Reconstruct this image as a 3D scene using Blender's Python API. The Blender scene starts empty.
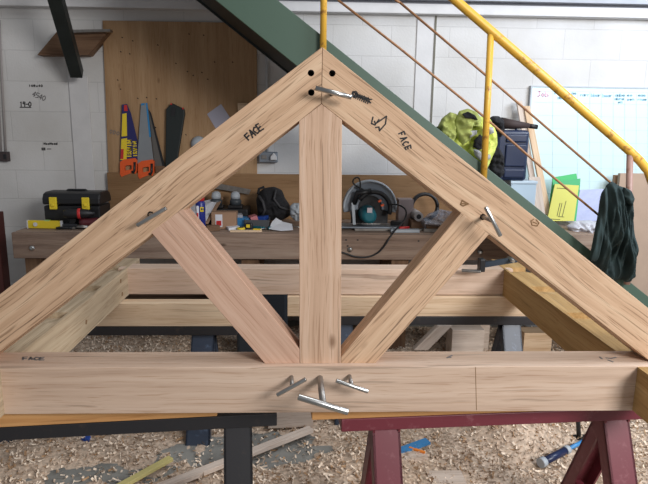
import bpy, bmesh, math, random
from mathutils import Vector as V, Matrix, noise
random.seed(7)
C = bpy.context.scene.collection
F = 560.0; CX, CY = 324.0, 242.0
YAW, PITCH, ROLL = math.radians(2.1), math.radians(11.0), 0.012
CAM = V((0, 0, 1.55))
fw = V((math.sin(YAW)*math.cos(PITCH), math.cos(YAW)*math.cos(PITCH), -math.sin(PITCH))).normalized()
r0 = V((math.cos(YAW), -math.sin(YAW), 0)); u0 = r0.cross(fw)
rt = (r0*math.cos(ROLL) + u0*math.sin(ROLL)).normalized(); up = rt.cross(fw)

def ray(px, py): return (fw + rt*((px-CX)/F) - up*((py-CY)/F))
def at(px, py, Y): d = ray(px, py); return CAM + d*(Y/d.y)
def atz(px, py, Z): d = ray(px, py); return CAM + d*((Z-CAM.z)/d.z)
def onp(px, py, p0, n): d = ray(px, py); return CAM + d*((p0-CAM).dot(n)/d.dot(n))
def pxm(Y): return Y/F            # metres per pixel at depth Y

# ------------------------------------------------------------------ materials
def mat(name, col, rough=.6, metal=0, bump=0, bscale=40, var=0, vscale=8, spec=.5, alpha=1):
    m = bpy.data.materials.new(name); m.use_nodes = True; nt = m.node_tree; b = nt.nodes['Principled BSDF']
    b.inputs['Base Color'].default_value = (*col, 1); b.inputs['Roughness'].default_value = rough
    b.inputs['Metallic'].default_value = metal; b.inputs['Specular IOR Level'].default_value = spec
    b.inputs['Alpha'].default_value = alpha
    tc = nt.nodes.new('ShaderNodeTexCoord')
    if var:
        n = nt.nodes.new('ShaderNodeTexNoise'); n.inputs['Scale'].default_value = vscale; n.inputs['Detail'].default_value = 6
        nt.links.new(tc.outputs['Object'], n.inputs['Vector'])
        r = nt.nodes.new('ShaderNodeValToRGB'); r.color_ramp.elements[0].position = .3; r.color_ramp.elements[1].position = .7
        r.color_ramp.elements[0].color = (*[c*(1-var) for c in col], 1); r.color_ramp.elements[1].color = (*[min(1, c*(1+var)) for c in col], 1)
        nt.links.new(n.outputs['Fac'], r.inputs['Fac']); nt.links.new(r.outputs['Color'], b.inputs['Base Color'])
    if bump:
        n = nt.nodes.new('ShaderNodeTexNoise'); n.inputs['Scale'].default_value = bscale; n.inputs['Detail'].default_value = 4
        nt.links.new(tc.outputs['Object'], n.inputs['Vector'])
        bp = nt.nodes.new('ShaderNodeBump'); bp.inputs['Strength'].default_value = bump; bp.inputs['Distance'].default_value = .01
        nt.links.new(n.outputs['Fac'], bp.inputs['Height']); nt.links.new(bp.outputs['Normal'], b.inputs['Normal'])
    return m

def wood(name, base, dark, light, crack=.5, streak=26, rough=.7, knots=True, crackcol=(.10, .06, .035), porec=.82):
    """grain runs along the object's local X"""
    m = bpy.data.materials.new(name); m.use_nodes = True; nt = m.node_tree; L = nt.links.new; N = nt.nodes.new
    b = nt.nodes['Principled BSDF']; b.inputs['Roughness'].default_value = rough; b.inputs['Specular IOR Level'].default_value = .25
    tc = N('ShaderNodeTexCoord'); oi = N('ShaderNodeObjectInfo')
    add = N('ShaderNodeVectorMath'); add.operation = 'ADD'
    mul = N('ShaderNodeVectorMath'); mul.operation = 'SCALE'; mul.inputs['Scale'].default_value = 37.
    cmb = N('ShaderNodeCombineXYZ')
    for i in range(3): L(oi.outputs['Random'], cmb.inputs[i])
    L(cmb.outputs[0], mul.inputs[0]); L(tc.outputs['Object'], add.inputs[0]); L(mul.outputs[0], add.inputs[1])
    # warp
    wn = N('ShaderNodeTexNoise'); wn.inputs['Scale'].default_value = 2.2; wn.inputs['Detail'].default_value = 2
    L(add.outputs[0], wn.inputs['Vector'])
    ws = N('ShaderNodeVectorMath'); ws.operation = 'SCALE'; ws.inputs['Scale'].default_value = .035
    L(wn.outputs['Color'], ws.inputs[0])
    ad2 = N('ShaderNodeVectorMath'); ad2.operation = 'ADD'; L(add.outputs[0], ad2.inputs[0]); L(ws.outputs[0], ad2.inputs[1])
    def stretched(sx, s, detail=5, rough_=.6):
        mp = N('ShaderNodeMapping'); mp.inputs['Scale'].default_value = (sx, s, s); L(ad2.outputs[0], mp.inputs['Vector'])
        t = N('ShaderNodeTexNoise'); t.inputs['Scale'].default_value = 1; t.inputs['Detail'].default_value = detail; t.inputs['Roughness'].default_value = rough_
        L(mp.outputs[0], t.inputs['Vector']); return t
    a = stretched(.75, streak*1.5, 6, .68); r = N('ShaderNodeValToRGB'); e = r.color_ramp.elements
    e[0].position = .3; e[0].color = (*dark, 1); e[1].position = .72; e[1].color = (*light, 1)
    x = r.color_ramp.elements.new(.5); x.color = (*base, 1); L(a.outputs['Fac'], r.inputs['Fac'])
    c = stretched(1.5, streak*3.4, 3, .55); cr = N('ShaderNodeValToRGB'); e = cr.color_ramp.elements
    e[0].position = .30; e[0].color = (1, 1, 1, 1); e[1].position = .375; e[1].color = (0, 0, 0, 1); L(c.outputs['Fac'], cr.inputs['Fac'])
    f = N('ShaderNodeMath'); f.operation = 'MULTIPLY'; f.inputs[1].default_value = crack; L(cr.outputs['Color'], f.inputs[0])
    mx = N('ShaderNodeMix'); mx.data_type = 'RGBA'; L(f.outputs[0], mx.inputs[0]); L(r.outputs['Color'], mx.inputs[6]); mx.inputs[7].default_value = (*crackcol, 1)
    # fine pores
    p = stretched(4.5, 230, 2, .5); pr = N('ShaderNodeValToRGB'); e = pr.color_ramp.elements
    e[0].position = .33; e[0].color = (porec, porec*.92, porec*.86, 1); e[1].position = .43; e[1].color = (1, 1, 1, 1); L(p.outputs['Fac'], pr.inputs['Fac'])
    m2 = N('ShaderNodeMix'); m2.data_type = 'RGBA'; m2.blend_type = 'MULTIPLY'; m2.inputs[0].default_value = 1
    L(mx.outputs[2], m2.inputs[6]); L(pr.outputs['Color'], m2.inputs[7]); last = m2.outputs[2]
    if knots:
        vo = N('ShaderNodeTexVoronoi'); vo.inputs['Scale'].default_value = 3.1
        mp = N('ShaderNodeMapping'); mp.inputs['Scale'].default_value = (.8, 1.6, 1.6); L(add.outputs[0], mp.inputs['Vector']); L(mp.outputs[0], vo.inputs['Vector'])
        kr = N('ShaderNodeValToRGB'); e = kr.color_ramp.elements
        e[0].position = .02; e[0].color = (.8, .8, .8, 1); e[1].position = .075; e[1].color = (0, 0, 0, 1); L(vo.outputs['Distance'], kr.inputs['Fac'])
        m3 = N('ShaderNodeMix'); m3.data_type = 'RGBA'; L(kr.outputs['Color'], m3.inputs[0]); L(last, m3.inputs[6]); m3.inputs[7].default_value = (dark[0]*.45, dark[1]*.38, dark[2]*.32, 1); last = m3.outputs[2]
    L(last, b.inputs['Base Color'])
    bp = N('ShaderNodeBump'); bp.inputs['Strength'].default_value = .25; bp.inputs['Distance'].default_value = .004
    L(a.outputs['Fac'], bp.inputs['Height']); L(bp.outputs['Normal'], b.inputs['Normal'])
    return m

def wall_mat(name, col, ox, oz):
    m = bpy.data.materials.new(name); m.use_nodes = True; nt = m.node_tree; L = nt.links.new; N = nt.nodes.new
    b = nt.nodes['Principled BSDF']; b.inputs['Roughness'].default_value = .75
    g = N('ShaderNodeNewGeometry'); s = N('ShaderNodeSeparateXYZ'); L(g.outputs['Position'], s.inputs[0])
    cb = N('ShaderNodeCombineXYZ')
    ax = N('ShaderNodeMath'); ax.operation = 'SUBTRACT'; ax.inputs[1].default_value = ox; L(s.outputs[0], ax.inputs[0])
    az = N('ShaderNodeMath'); az.operation = 'SUBTRACT'; az.inputs[1].default_value = oz; L(s.outputs[2], az.inputs[0])
    L(ax.outputs[0], cb.inputs[0]); L(az.outputs[0], cb.inputs[1])
    br = N('ShaderNodeTexBrick'); L(cb.outputs[0], br.inputs['Vector']); br.inputs['Scale'].default_value = 1
    br.inputs['Brick Width'].default_value = .45; br.inputs['Row Height'].default_value = .225; br.inputs['Mortar Size'].default_value = .004
    br.inputs['Mortar Smooth'].default_value = .6; br.inputs['Bias'].default_value = 0
    br.inputs['Color1'].default_value = (*col, 1); br.inputs['Color2'].default_value = (*[c*.96 for c in col], 1)
    br.inputs['Mortar'].default_value = (*[c*.86 for c in col], 1)
    n = N('ShaderNodeTexNoise'); n.inputs['Scale'].default_value = 2.5; n.inputs['Detail'].default_value = 8; L(g.outputs['Position'], n.inputs['Vector'])
    r = N('ShaderNodeValToRGB'); r.color_ramp.elements[0].position = .3; r.color_ramp.elements[0].color = (.86, .85, .83, 1); r.color_ramp.elements[1].position = .62; r.color_ramp.elements[1].color = (1, 1, 1, 1)
    L(n.outputs['Fac'], r.inputs['Fac'])
    mx = N('ShaderNodeMix'); mx.data_type = 'RGBA'; mx.blend_type = 'MULTIPLY'; mx.inputs[0].default_value = 1
    L(br.outputs['Color'], mx.inputs[6]); L(r.outputs['Color'], mx.inputs[7]); L(mx.outputs[2], b.inputs['Base Color'])
    n2 = N('ShaderNodeTexNoise'); n2.inputs['Scale'].default_value = 60; L(g.outputs['Position'], n2.inputs['Vector'])
    inv = N('ShaderNodeMath'); inv.operation = 'MULTIPLY_ADD'; inv.inputs[1].default_value = -1.5; L(br.outputs['Fac'], inv.inputs[0]); L(n2.outputs['Fac'], inv.inputs[2])
    bp = N('ShaderNodeBump'); bp.inputs['Strength'].default_value = .35; bp.inputs['Distance'].default_value = .004
    L(inv.outputs[0], bp.inputs['Height']); L(bp.outputs['Normal'], b.inputs['Normal'])
    return m

def painted(name, col, chip, amount=.4, rough=.45, metal=0):
    m = bpy.data.materials.new(name); m.use_nodes = True; nt = m.node_tree; L = nt.links.new; N = nt.nodes.new
    b = nt.nodes['Principled BSDF']; b.inputs['Roughness'].default_value = rough; b.inputs['Metallic'].default_value = metal
    tc = N('ShaderNodeTexCoord'); n = N('ShaderNodeTexNoise'); n.inputs['Scale'].default_value = 14; n.inputs['Detail'].default_value = 9; n.inputs['Roughness'].default_value = .7
    L(tc.outputs['Object'], n.inputs['Vector'])
    r = N('ShaderNodeValToRGB'); e = r.color_ramp.elements
    e[0].position = amount-.06; e[0].color = (*chip, 1); e[1].position = amount+.04; e[1].color = (*col, 1)
    L(n.outputs['Fac'], r.inputs['Fac']); L(r.outputs['Color'], b.inputs['Base Color']); return m

W, PINK, WARM = {}, None, None
oak = wood('oak', (.62, .41, .265), (.47, .30, .185), (.73, .53, .36), .85, porec=.56)
oak_fresh = wood('oak_fresh', (.62, .42, .295), (.50, .325, .22), (.72, .535, .41), .55, 22, porec=.72)
oak_pink = wood('oak_pink', (.60, .385, .28), (.48, .29, .205), (.69, .48, .36), .35, 20)
backy = wood('back_board_ply_shaded', (.27, .155, .075), (.20, .11, .05), (.33, .195, .10), .12, 7, rough=.65)  # brown ply made darker, shade over the bench worked into the colour
worn = painted('worn_post_paint', (.34, .20, .16), (.22, .10, .06), .45, .5)
oak_beam = wood('oak_beam', (.64, .47, .355), (.52, .365, .27), (.73, .57, .455), .4, 15, knots=False)
oak_plate = wood('oak_plate', (.47, .36, .24), (.33, .245, .155), (.60, .48, .33), .3, 18)
oak_orange = wood('oak_orange', (.46, .29, .12), (.30, .18, .07), (.56, .38, .18), .3, 14)
soft = wood('softwood', (.70, .52, .35), (.56, .38, .23), (.78, .62, .44), .25, 14)
pine_o = wood('orange_pine', (.62, .33, .13), (.46, .22, .08), (.72, .43, .20), .2, 14)
benchw = wood('bench_wood', (.29, .205, .155), (.16, .105, .08), (.38, .29, .225), .4, 12)
ply = wood('plywood', (.40, .25, .135), (.32, .19, .095), (.47, .31, .175), .12, 7, rough=.65)
dkwood = wood('dark_board', (.19, .11, .065), (.11, .06, .035), (.26, .16, .09), .3, 12)
greyw = wood('pale_board', (.60, .50, .42), (.45, .36, .29), (.72, .62, .54), .2, 12)
wz = at(50, 111.8, 4.5); wv = at(41, 125, 4.5)
wallm = wall_mat('painted_block', (.66, .65, .64), wv.x % .45, wz.z % .225)
white = mat('white_paint', (.63, .62, .62), .6, bump=.1, var=.05)
greyblue = mat('ledge_paint', (.40, .42, .47), .6, var=.08)
green = painted('green_steel', (.062, .105, .075), (.05, .08, .06), .34, .5)
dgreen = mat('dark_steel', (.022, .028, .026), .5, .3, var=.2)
yellow = painted('yellow_steel', (.72, .41, .05), (.30, .12, .03), .40, .38)
rust = painted('rusty_rod', (.33, .16, .07), (.20, .09, .05), .42, .6)
redp = painted('oxide_red_steel', (.17, .028, .042), (.24, .075, .09), .40, .42)
blackp = painted('black_steel', (.022, .021, .024), (.045, .035, .032), .38, .45)
blacklit = painted('black_steel_blue_lit', (.035, .048, .075), (.09, .13, .20), .40, .40)  # black steel for rear legs, bluish light on it put into the colour
steel = mat('bright_steel', (.50, .50, .49), .3, 1, var=.15, vscale=30)
dsteel = mat('dull_steel', (.30, .28, .26), .4, .9, var=.2, vscale=30)
ink = mat('marker_ink', (.012, .011, .012), .6)
ink_grey = mat('pencil_ink', (.2, .19, .19), .8)
ink_br = mat('brown_scar', (.22, .12, .05), .8)
blk = mat('black_plastic', (.012, .012, .014), .45, bump=.1)
blkcloth = mat('black_fabric', (.014, .014, .017), .9, bump=.5, bscale=120)
yel = mat('yellow_plastic', (.80, .60, .03), .45)
orange = mat('orange_plastic', (.80, .11, .02), .45)
blueplas = mat('blue_plastic', (.015, .06, .30), .4)
bluelight = mat('light_blue_plastic', (.05, .25, .55), .4)
redplas = mat('red_plastic', (.55, .03, .03), .4)
paper = mat('paper', (.74, .75, .80), .8)
lilac = mat('lilac_paper', (.40, .39, .47), .8)
card = mat('cardboard', (.42, .30, .22), .85, var=.06)
brownbox = mat('brown_card', (.36, .22, .14), .8, var=.1)
teal = mat('teal_plastic', (.01, .13, .17), .4)
grey = mat('grey_metal', (.24, .27, .31), .42, .6, var=.15)
lgrey = mat('light_grey_plastic', (.42, .46, .50), .5)
hivis = mat('hi_vis_yellow', (.66, .74, .16), .8, var=.18, vscale=18)
olive = mat('olive_cloth', (.40, .45, .13), .85, var=.2, vscale=14)
reflect = mat('reflective_tape', (.42, .43, .44), .35)
coatm = mat('dark_green_cloth', (.014, .030, .030), .8, var=.3, vscale=12)
navy = mat('navy_plastic', (.012, .022, .060), .32)
wboard = mat('whiteboard_surface', (.62, .78, .79), .35)
wline = mat('whiteboard_line', (.57, .73, .77), .6)
wblue = mat('blue_marker', (.33, .60, .76), .6)
wpink = mat('pink_marker', (.82, .45, .58), .6)
fgreen = mat('green_card', (.02, .42, .10), .5)
fyel = mat('yellow_card', (.58, .56, .10), .5)
bag = mat('plastic_bag', (.30, .33, .40), .15, alpha=.45)
greybag = mat('pale_bag', (.50, .50, .54), .4)
concrete = mat('concrete', (.22, .215, .195), .8, bump=.3, bscale=30, var=.35, vscale=5)
shav = mat('shavings', (.52, .40, .30), .85, var=.35, vscale=60)
shav_l = mat('shavings_light', (.80, .66, .52), .85, var=.2, vscale=50)
shav_d = mat('shavings_dark', (.36, .22, .12), .9, var=.3, vscale=50)
redbrown = mat('red_brown_paint', (.10, .025, .02), .5)
silver = mat('silver_can', (.6, .6, .62), .3, .8)
canblue = mat('can_blue', (.012, .022, .20), .35)
sawblue = mat('sleeve_blue', (.02, .02, .12), .5)
blue_strip = mat('saw_blue_strip', (.03, .22, .48), .5)
bladem = mat('saw_blade', (.30, .32, .34), .45, .5, var=.06)

# ------------------------------------------------------------------ mesh builder
def basis(X, Zh=V((0, 0, 1))):
    X = V(X).normalized(); Z = V(Zh)
    if abs(X.dot(Z)) > .97: Z = V((0, 1, 0))
    Y = Z.cross(X).normalized(); Z = X.cross(Y).normalized()
    return Matrix((X, Y, Z)).transposed()
class MB:
    def __init__(s): s.bm = bmesh.new(); s.mi = 0
    def _f(s, vs, smooth=False):
        try: f = s.bm.faces.new(vs); f.material_index = s.mi; f.smooth = smooth; return f
        except ValueError: return None
    def box(s, c, size, R=None):
        c = V(c); R = R or Matrix.Identity(3); h = V(size)/2; vs = []
        for z in (-1, 1):
            for y in (-1, 1):
                for x in (-1, 1): vs.append(s.bm.verts.new(c + R @ V((x*h.x, y*h.y, z*h.z))))
        for q in ((0, 2, 3, 1), (4, 5, 7, 6), (0, 1, 5, 4), (2, 6, 7, 3), (0, 4, 6, 2), (1, 3, 7, 5)): s._f([vs[i] for i in q])
        return s
    def bb(s, lo, hi): lo, hi = V(lo), V(hi); return s.box((lo+hi)/2, hi-lo)
    def bar(s, a, b, w, h, upv=(0, 0, 1), w2=None, h2=None):
        a, b = V(a), V(b); R = basis(b-a, upv); A = []; 
        for p, ww, hh in ((a, w, h), (b, w2 or w, h2 or h)):
            A.append([s.bm.verts.new(p + R @ V((0, y*ww/2, z*hh/2))) for y, z in ((-1, -1), (1, -1), (1, 1), (-1, 1))])
        for i in range(4): j = (i+1) % 4; s._f([A[0][i], A[0][j], A[1][j], A[1][i]])
        s._f(A[0][::-1]); s._f(A[1]); return s
    def prism(s, pts, d):
        d = V(d); a = [s.bm.verts.new(V(p)) for p in pts]; b = [s.bm.verts.new(V(p)+d) for p in pts]; n = len(pts)
        s._f(a); s._f(b[::-1])
        for i in range(n): j = (i+1) % n; s._f([a[j], a[i], b[i], b[j]])
        return s
    def tube(s, pts, r, n=10, r2=None, cap=True):
        pts = [V(p) for p in pts]; m = len(pts); rings = []; prev = None
        for i, p in enumerate(pts):
            t = (pts[min(i+1, m-1)] - pts[max(i-1, 0)]).normalized()
            if prev is None: q = t.orthogonal().normalized()
            else: q = (prev - t*prev.dot(t)).normalized()
            prev = q; w = t.cross(q); rr = r if r2 is None else r + (r2-r)*i/(m-1)
            rings.append([s.bm.verts.new(p + (q*math.cos(a) + w*math.sin(a))*rr) for a in [2*math.pi*k/n for k in range(n)]])
        for A, B in zip(rings, rings[1:]):
            for k in range(n): j = (k+1) % n; s._f([A[k], A[j], B[j], B[k]], True)
        if cap: s._f(rings[0][::-1]); s._f(rings[-1])
        return s
    def lathe(s, base, axis, prof, n=20):
        base = V(base); R = basis(axis); rings = []
        for r, h in prof:
            rings.append([s.bm.verts.new(base + R @ V((h, math.cos(a)*r, math.sin(a)*r))) for a in [2*math.pi*k/n for k in range(n)]])
        for A, B in zip(rings, rings[1:]):
            for k in range(n): j = (k+1) % n; s._f([A[k], A[j], B[j], B[k]], True)
        s._f(rings[0][::-1]); s._f(rings[-1]); return s
    def build(s, name, mats, parent=None, grain=None, bevel=0, seg=2, smooth=None):
        bm = s.bm; bm.normal_update(); bmesh.ops.recalc_face_normals(bm, faces=bm.faces)
        lo = V((min(v.co[i] for v in bm.verts) for i in range(3))); hi = V((max(v.co[i] for v in bm.verts) for i in range(3)))
        c = (lo+hi)/2; 
        if parent is None: c.z = lo.z
        R = basis(grain).to_4x4() if grain else Matrix.Identity(4)
        M = Matrix.Translation(c) @ R; bm.transform(M.inverted())
        me = bpy.data.meshes.new(name); bm.to_mesh(me); bm.free()
        for mm in (mats if isinstance(mats, (list, tuple)) else [mats]): me.materials.append(mm)
        o = bpy.data.objects.new(name, me); C.objects.link(o)
        if parent is not None:
            o.parent = parent; pm = wmat[parent.name]; o.matrix_local = pm.inverted() @ M
        else: o.matrix_local = M
        wmat[o.name] = M
        if bevel:
            b = o.modifiers.new('Bevel', 'BEVEL'); b.width = bevel; b.segments = seg; b.limit_method = 'ANGLE'; b.angle_limit = math.radians(40)
        return o
wmat = {}
def thing(name, label, cat, loc, group=None):
    o = bpy.data.objects.new(name, None); C.objects.link(o); o.location = loc; wmat[o.name] = Matrix.Translation(V(loc))
    o.empty_display_size = .05
    return tag(o, label, cat, group)
def tag(o, label, cat, group=None, kind=None):
    if label: o['label'] = label
    if cat: o['category'] = cat
    if group: o['group'] = group
    if kind: o['kind'] = kind
    return o
def lab(o, t): o['label'] = t; return o
def struct(o): o['kind'] = 'structure'; return o
def slab(pts, Y, th):            # outline at depth Y, th thick going back
    return MB().prism([at(x, y, Y) for x, y in pts], (0, th, 0))
def puff(outline, Y, front, back, seed=0, wr=.3, fx=1., fy=1., rings=16, M=90, mat=None, n0=18.):
    cx = sum(p[0] for p in outline)/len(outline); cy = sum(p[1] for p in outline)/len(outline)
    # resample
    P = [V((x, y, 0)) for x, y in outline]; n = len(P); seg = [(P[(i+1) % n]-P[i]).length for i in range(n)]; tot = sum(seg); O = []
    for k in range(M):
        d = tot*k/M; i = 0
        while d > seg[i]: d -= seg[i]; i += 1
        O.append(P[i].lerp(P[(i+1) % n], d/seg[i]))
    for _ in range(2): O = [(O[k-1]+O[k]*2+O[(k+1) % M])/4 for k in range(M)]
    mb = MB(); c = V((cx, cy, 0))
    def pt(k, r, side):
        q = c + (O[k]-c)*r; infl = (max(0, 1-r**3))**.5
        w = at(q.x, q.y, Y); nz = noise.noise(V((w.x*n0*fx+seed, w.z*n0*fy, seed*1.7))) + .5*noise.noise(V((w.x*n0*2.3*fx, w.z*n0*2.3*fy, seed*3.1+2)))
        d = (front if side < 0 else back)*infl*(1 + wr*nz*1.6*(1 if side < 0 else .3))
        return w + V((0, side*d, 0))
    for side in (-1, 1):
        rings_ = []
        for i in range(1, rings+1): rings_.append([mb.bm.verts.new(pt(k, i/rings, side)) for k in range(M)])
        cc = mb.bm.verts.new(pt(0, 0, side))
        for k in range(M): mb._f([cc, rings_[0][k], rings_[0][(k+1) % M]], True)
        for A, B in zip(rings_, rings_[1:]):
            for k in range(M): j = (k+1) % M; mb._f([A[k], B[k], B[j], A[j]], True)
    bmesh.ops.remove_doubles(mb.bm, verts=mb.bm.verts, dist=1e-5)
    return mb
FONT = {'A': [[(0, 0), (.5, 1), (1, 0)], [(.2, .4), (.8, .4)]], 'B': [[(0, 0), (0, 1), (.8, .85), (.8, .6), (0, .5), (.9, .35), (.9, .1), (0, 0)]],
 'C': [[(1, .9), (.5, 1), (0, .6), (.1, .2), (.5, 0), (1, .1)]], 'E': [[(1, 1), (0, 1), (0, 0), (1, 0)], [(0, .5), (.8, .5)]],
 'F': [[(1, 1), (0, 1), (0, 0)], [(0, .5), (.8, .5)]], 'D': [[(0, 0), (0, 1), (.7, .9), (1, .5), (.7, .1), (0, 0)]],
 'H': [[(0, 0), (0, 1)], [(1, 0), (1, 1)], [(0, .5), (1, .5)]], 'I': [[(.5, 0), (.5, 1)]], 'J': [[(.1, .15), (.4, 0), (.7, .2), (.7, 1)], [(.3, 1), (1, 1)]],
 'L': [[(0, 1), (0, 0), (1, 0)]], 'M': [[(0, 0), (0, 1), (.5, .4), (1, 1), (1, 0)]], 'N': [[(0, 0), (0, 1), (1, 0), (1, 1)]],
 'O': [[(.5, 0), (0, .3), (0, .7), (.5, 1), (1, .7), (1, .3), (.5, 0)]], 'P': [[(0, 0), (0, 1), (.9, .9), (.9, .55), (0, .45)]],
 'R': [[(0, 0), (0, 1), (.9, .9), (.9, .55), (0, .45), (1, 0)]], 'S': [[(1, .9), (.4, 1), (0, .75), (1, .3), (.6, 0), (0, .1)]],
 'T': [[(.5, 0), (.5, 1)], [(0, 1), (1, 1)]], 'U': [[(0, 1), (0, .2), (.5, 0), (1, .2), (1, 1)]], 'W': [[(0, 1), (.25, 0), (.5, .7), (.75, 0), (1, 1)]],
 'X': [[(0, 0), (1, 1)], [(0, 1), (1, 0)]], 'K': [[(0, 0), (0, 1)], [(1, 1), (0, .45), (1, 0)]],
 '0': [[(.5, 0), (0, .3), (0, .7), (.5, 1), (1, .7), (1, .3), (.5, 0)]], '1': [[(.2, .8), (.5, 1), (.5, 0)]], '2': [[(0, .8), (.5, 1), (1, .7), (0, 0), (1, 0)]],
 '4': [[(.7, 0), (.7, 1), (0, .35), (1, .35)]], '5': [[(1, 1), (.1, 1), (0, .55), (.8, .55), (.9, .15), (0, 0)]], '9': [[(.9, .55), (.1, .6), (.2, 1), (.9, .95), (.8, 0)]],
 '/': [[(0, 0), (1, 1)]], '-': [[(.1, .5), (.9, .5)]], 'o': [[(.5, 0), (.1, .3), (.5, .6), (.9, .3), (.5, 0)]], 'b': [[(.1, 1), (.1, 0), (.9, .1), (.8, .5), (.1, .5)]],
 'x': [[(.1, 0), (.9, .6)], [(.1, .6), (.9, 0)]], 'e': [[(.1, .3), (.9, .35), (.5, .6), (.1, .3), (.5, 0), (.9, .1)]], 'a': [[(.9, .6), (.2, .5), (.2, .05), (.9, .1), (.9, .6), (1, 0)]],
 'd': [[(.9, 1), (.9, 0), (.2, .05), (.1, .5), (.9, .55)]], 'r': [[(.2, 0), (.2, .6)], [(.2, .4), (.8, .6)]], 'n': [[(.1, 0), (.1, .6), (.8, .55), (.9, 0)]]}
def textpx(t, x, y, step, h, ang=0, ratio=.7, jit=0):
    """strokes in photo pixels: baseline start x,y ; ang = direction of reading (degrees, clockwise in the picture)"""
    a = math.radians(ang); ux, uy = math.cos(a), math.sin(a); vx, vy = math.sin(a), -math.cos(a); out = []
    for i, ch in enumerate(t):
        for st in FONT.get(ch, []):
            q = []
            for u, v in st:
                U = i*step + u*h*ratio + random.uniform(-jit, jit); Vv = v*h + random.uniform(-jit, jit)
                q.append((x+U*ux+Vv*vx, y+U*uy+Vv*vy))
            out.append(q)
    return out
def marks(name, strokes, fn, n, w, m, parent):
    n = V(n).normalized(); mb = MB()
    for st in strokes:
        P = [fn(*p) for p in st]
        for a, b in zip(P, P[1:]):
            d = b-a
            if d.length < 1e-5: continue
            s = d.normalized().cross(n)*w/2; e = d.normalized()*w*.25
            for q in (0,):
                vs = [a-s-e, b-s+e, b+s+e, a+s-e]; mb.prism([v + n*.0007 for v in vs], n*-.0006)
    return mb.build(name, m, parent)

# ------------------------------------------------------------------ key dimensions
ZT = at(320, 363.5, 1.68).z                # top of the frame
YB = 1.652; ZB = at(320, 412.5, YB).z                # underside of the frame
YF, TH = 1.68, .10
ZR = ZT - .003                          # tops of the side plates
lean = math.radians(4)
TP = V((0, YF, ZT)); TN = V((0, -math.cos(lean), math.sin(lean)))   # plane of the truss face, leaning slightly back
TB = -TN*TH
def tp(px, py): return onp(px, py, TP, TN)
def tpb(px):                               # point where the truss face meets the beam top
    p = tp(px, 363); return V((p.x, YF+.001, ZT))

# ================================================================== SETTING
XL, XR = -3.2, 3.6
struct(MB().bb((XL, -1.2, -.1), (XR, 4.75, 0)).build('floor', concrete))
struct(MB().bb((XL, 4.5, 0), (XR, 4.72, at(324, 8.0, 4.5).z+.05)).build('wall_back', wallm))
zl = at(640, 18, 4.42).z; zm = at(640, 8, 4.42).z
struct(MB().bb((XL, 4.42, zl), (XR, 4.72, zm)).build('trim_1', white, bevel=.004))
struct(MB().bb((XL, 4.45, zm), (XR, 4.72, zm+.02)).build('trim_2', mat('ledge_dark', (.18, .18, .20), .7)))
struct(MB().bb((XL, 4.38, zm+.02), (XR, 4.72, zm+.7)).build('trim_3', greyblue))
def pil(n, x0, x1, d, ztop=None):
    a = at(x0, 120, 4.5).x; b = at(x1, 120, 4.5).x
    struct(MB().bb((a, 4.5-d, 0), (b, 4.5, ztop or zl)).build('trim_%d' % n, white, bevel=.004))
pil(4, 72, 91, .016, at(80, 76, 4.5).z); pil(5, 413, 432, .010)
# dark joint beside the right pilaster and the conduit behind the truss
a = at(433.5, 60, 4.5).x
struct(MB().bb((a-.006, 4.484, .5), (a+.008, 4.5, zl)).build('trim_7', mat('joint_dark', (.16, .15, .12), .8)))
a = at(267, 100, 4.48)
struct(MB().tube([V((a.x, 4.485, at(267, 152, 4.48).z)), V((a.x, 4.485, zl))], .011).build('trim_8', mat('conduit_white', (.5, .5, .5), .5)))
# red-brown post at the left margin
a = at(-2, 240, 4.2)
struct(MB().bb((a.x-.05, 4.15, 0), (a.x+.035, 4.25, at(0, 212, 4.2).z)).build('trim_9', redbrown, bevel=.004))
# dark steel brace coming down to the wall, top left
struct(MB().bar(at(48, -30, 3.75), at(77, 74, 4.36), .085, .10, w2=.085, h2=.085).build('trim_10', dgreen, bevel=.004))
# plywood sheet on the wall
x0 = at(103, 20, 4.49); x1 = at(256.5, 20, 4.49)
o = MB().prism([at(102.5, 20.5, 4.475), at(256.5, 23, 4.475), at(257, 185, 4.475), at(109, 185, 4.475)], (0, .0245, 0)).build('plywood_sheet', ply, grain=(0, 0, 1))
tag(o, 'large brown plywood sheet fixed to the left part of the block wall', 'board')
wr = []
for i in range(26):
    x, y = random.uniform(112, 252), random.uniform(26, 150); wr.append([(x, y), (x+.9, y+.5)])
marks('nail_holes', wr, lambda x, y: at(x, y, 4.474), (0, -1, 0), .008, mat('nail_dark', (.05, .03, .02), .8), o)
marks('pencil_writing', textpx('0D0', 109.5, 133, 3.6, 3.6, 15, .6), lambda x, y: at(x, y, 4.474), (0, -1, 0), .005, ink_grey, o)
# writing on the blocks of the wall : thin marker strokes
wb = lambda x, y: at(x, y, 4.499)
for nm, st, w, m_, lb in (('wall_writing', textpx('4540', 32, 96, 3.5, 5, 22, .55), .006, ink_grey, 'slanting grey figures 4540 written on white block wall'),
                  ('wall_writing', textpx('19-0', 20, 106.5, 2.9, 4.6, 0, .5)+[[(20, 107.3), (31, 107.3)]], .007, ink, 'underlined black figures on wall block below the slanting 4540'),
                  ('wall_writing', textpx('10Rx40', 29, 86.8, 2.4, 2, 0, .7), .005, ink, 'tiny line of black lettering above the slanting figures on wall'),
                  ('wall_writing', textpx('HexHead', 44, 144.5, 2.0, 1.8, 0, .7)+[[(42, 148), (45, 148), (45, 150), (42, 150), (42, 148)], [(42, 149), (45, 149)], [(47, 149), (51, 149)]], .006, ink, 'small black lettering low on wall left of the pilaster')):
    o = marks(nm, st, wb, (0, -1, 0), w, m_, None); tag(o, lb, 'writing')

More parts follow.
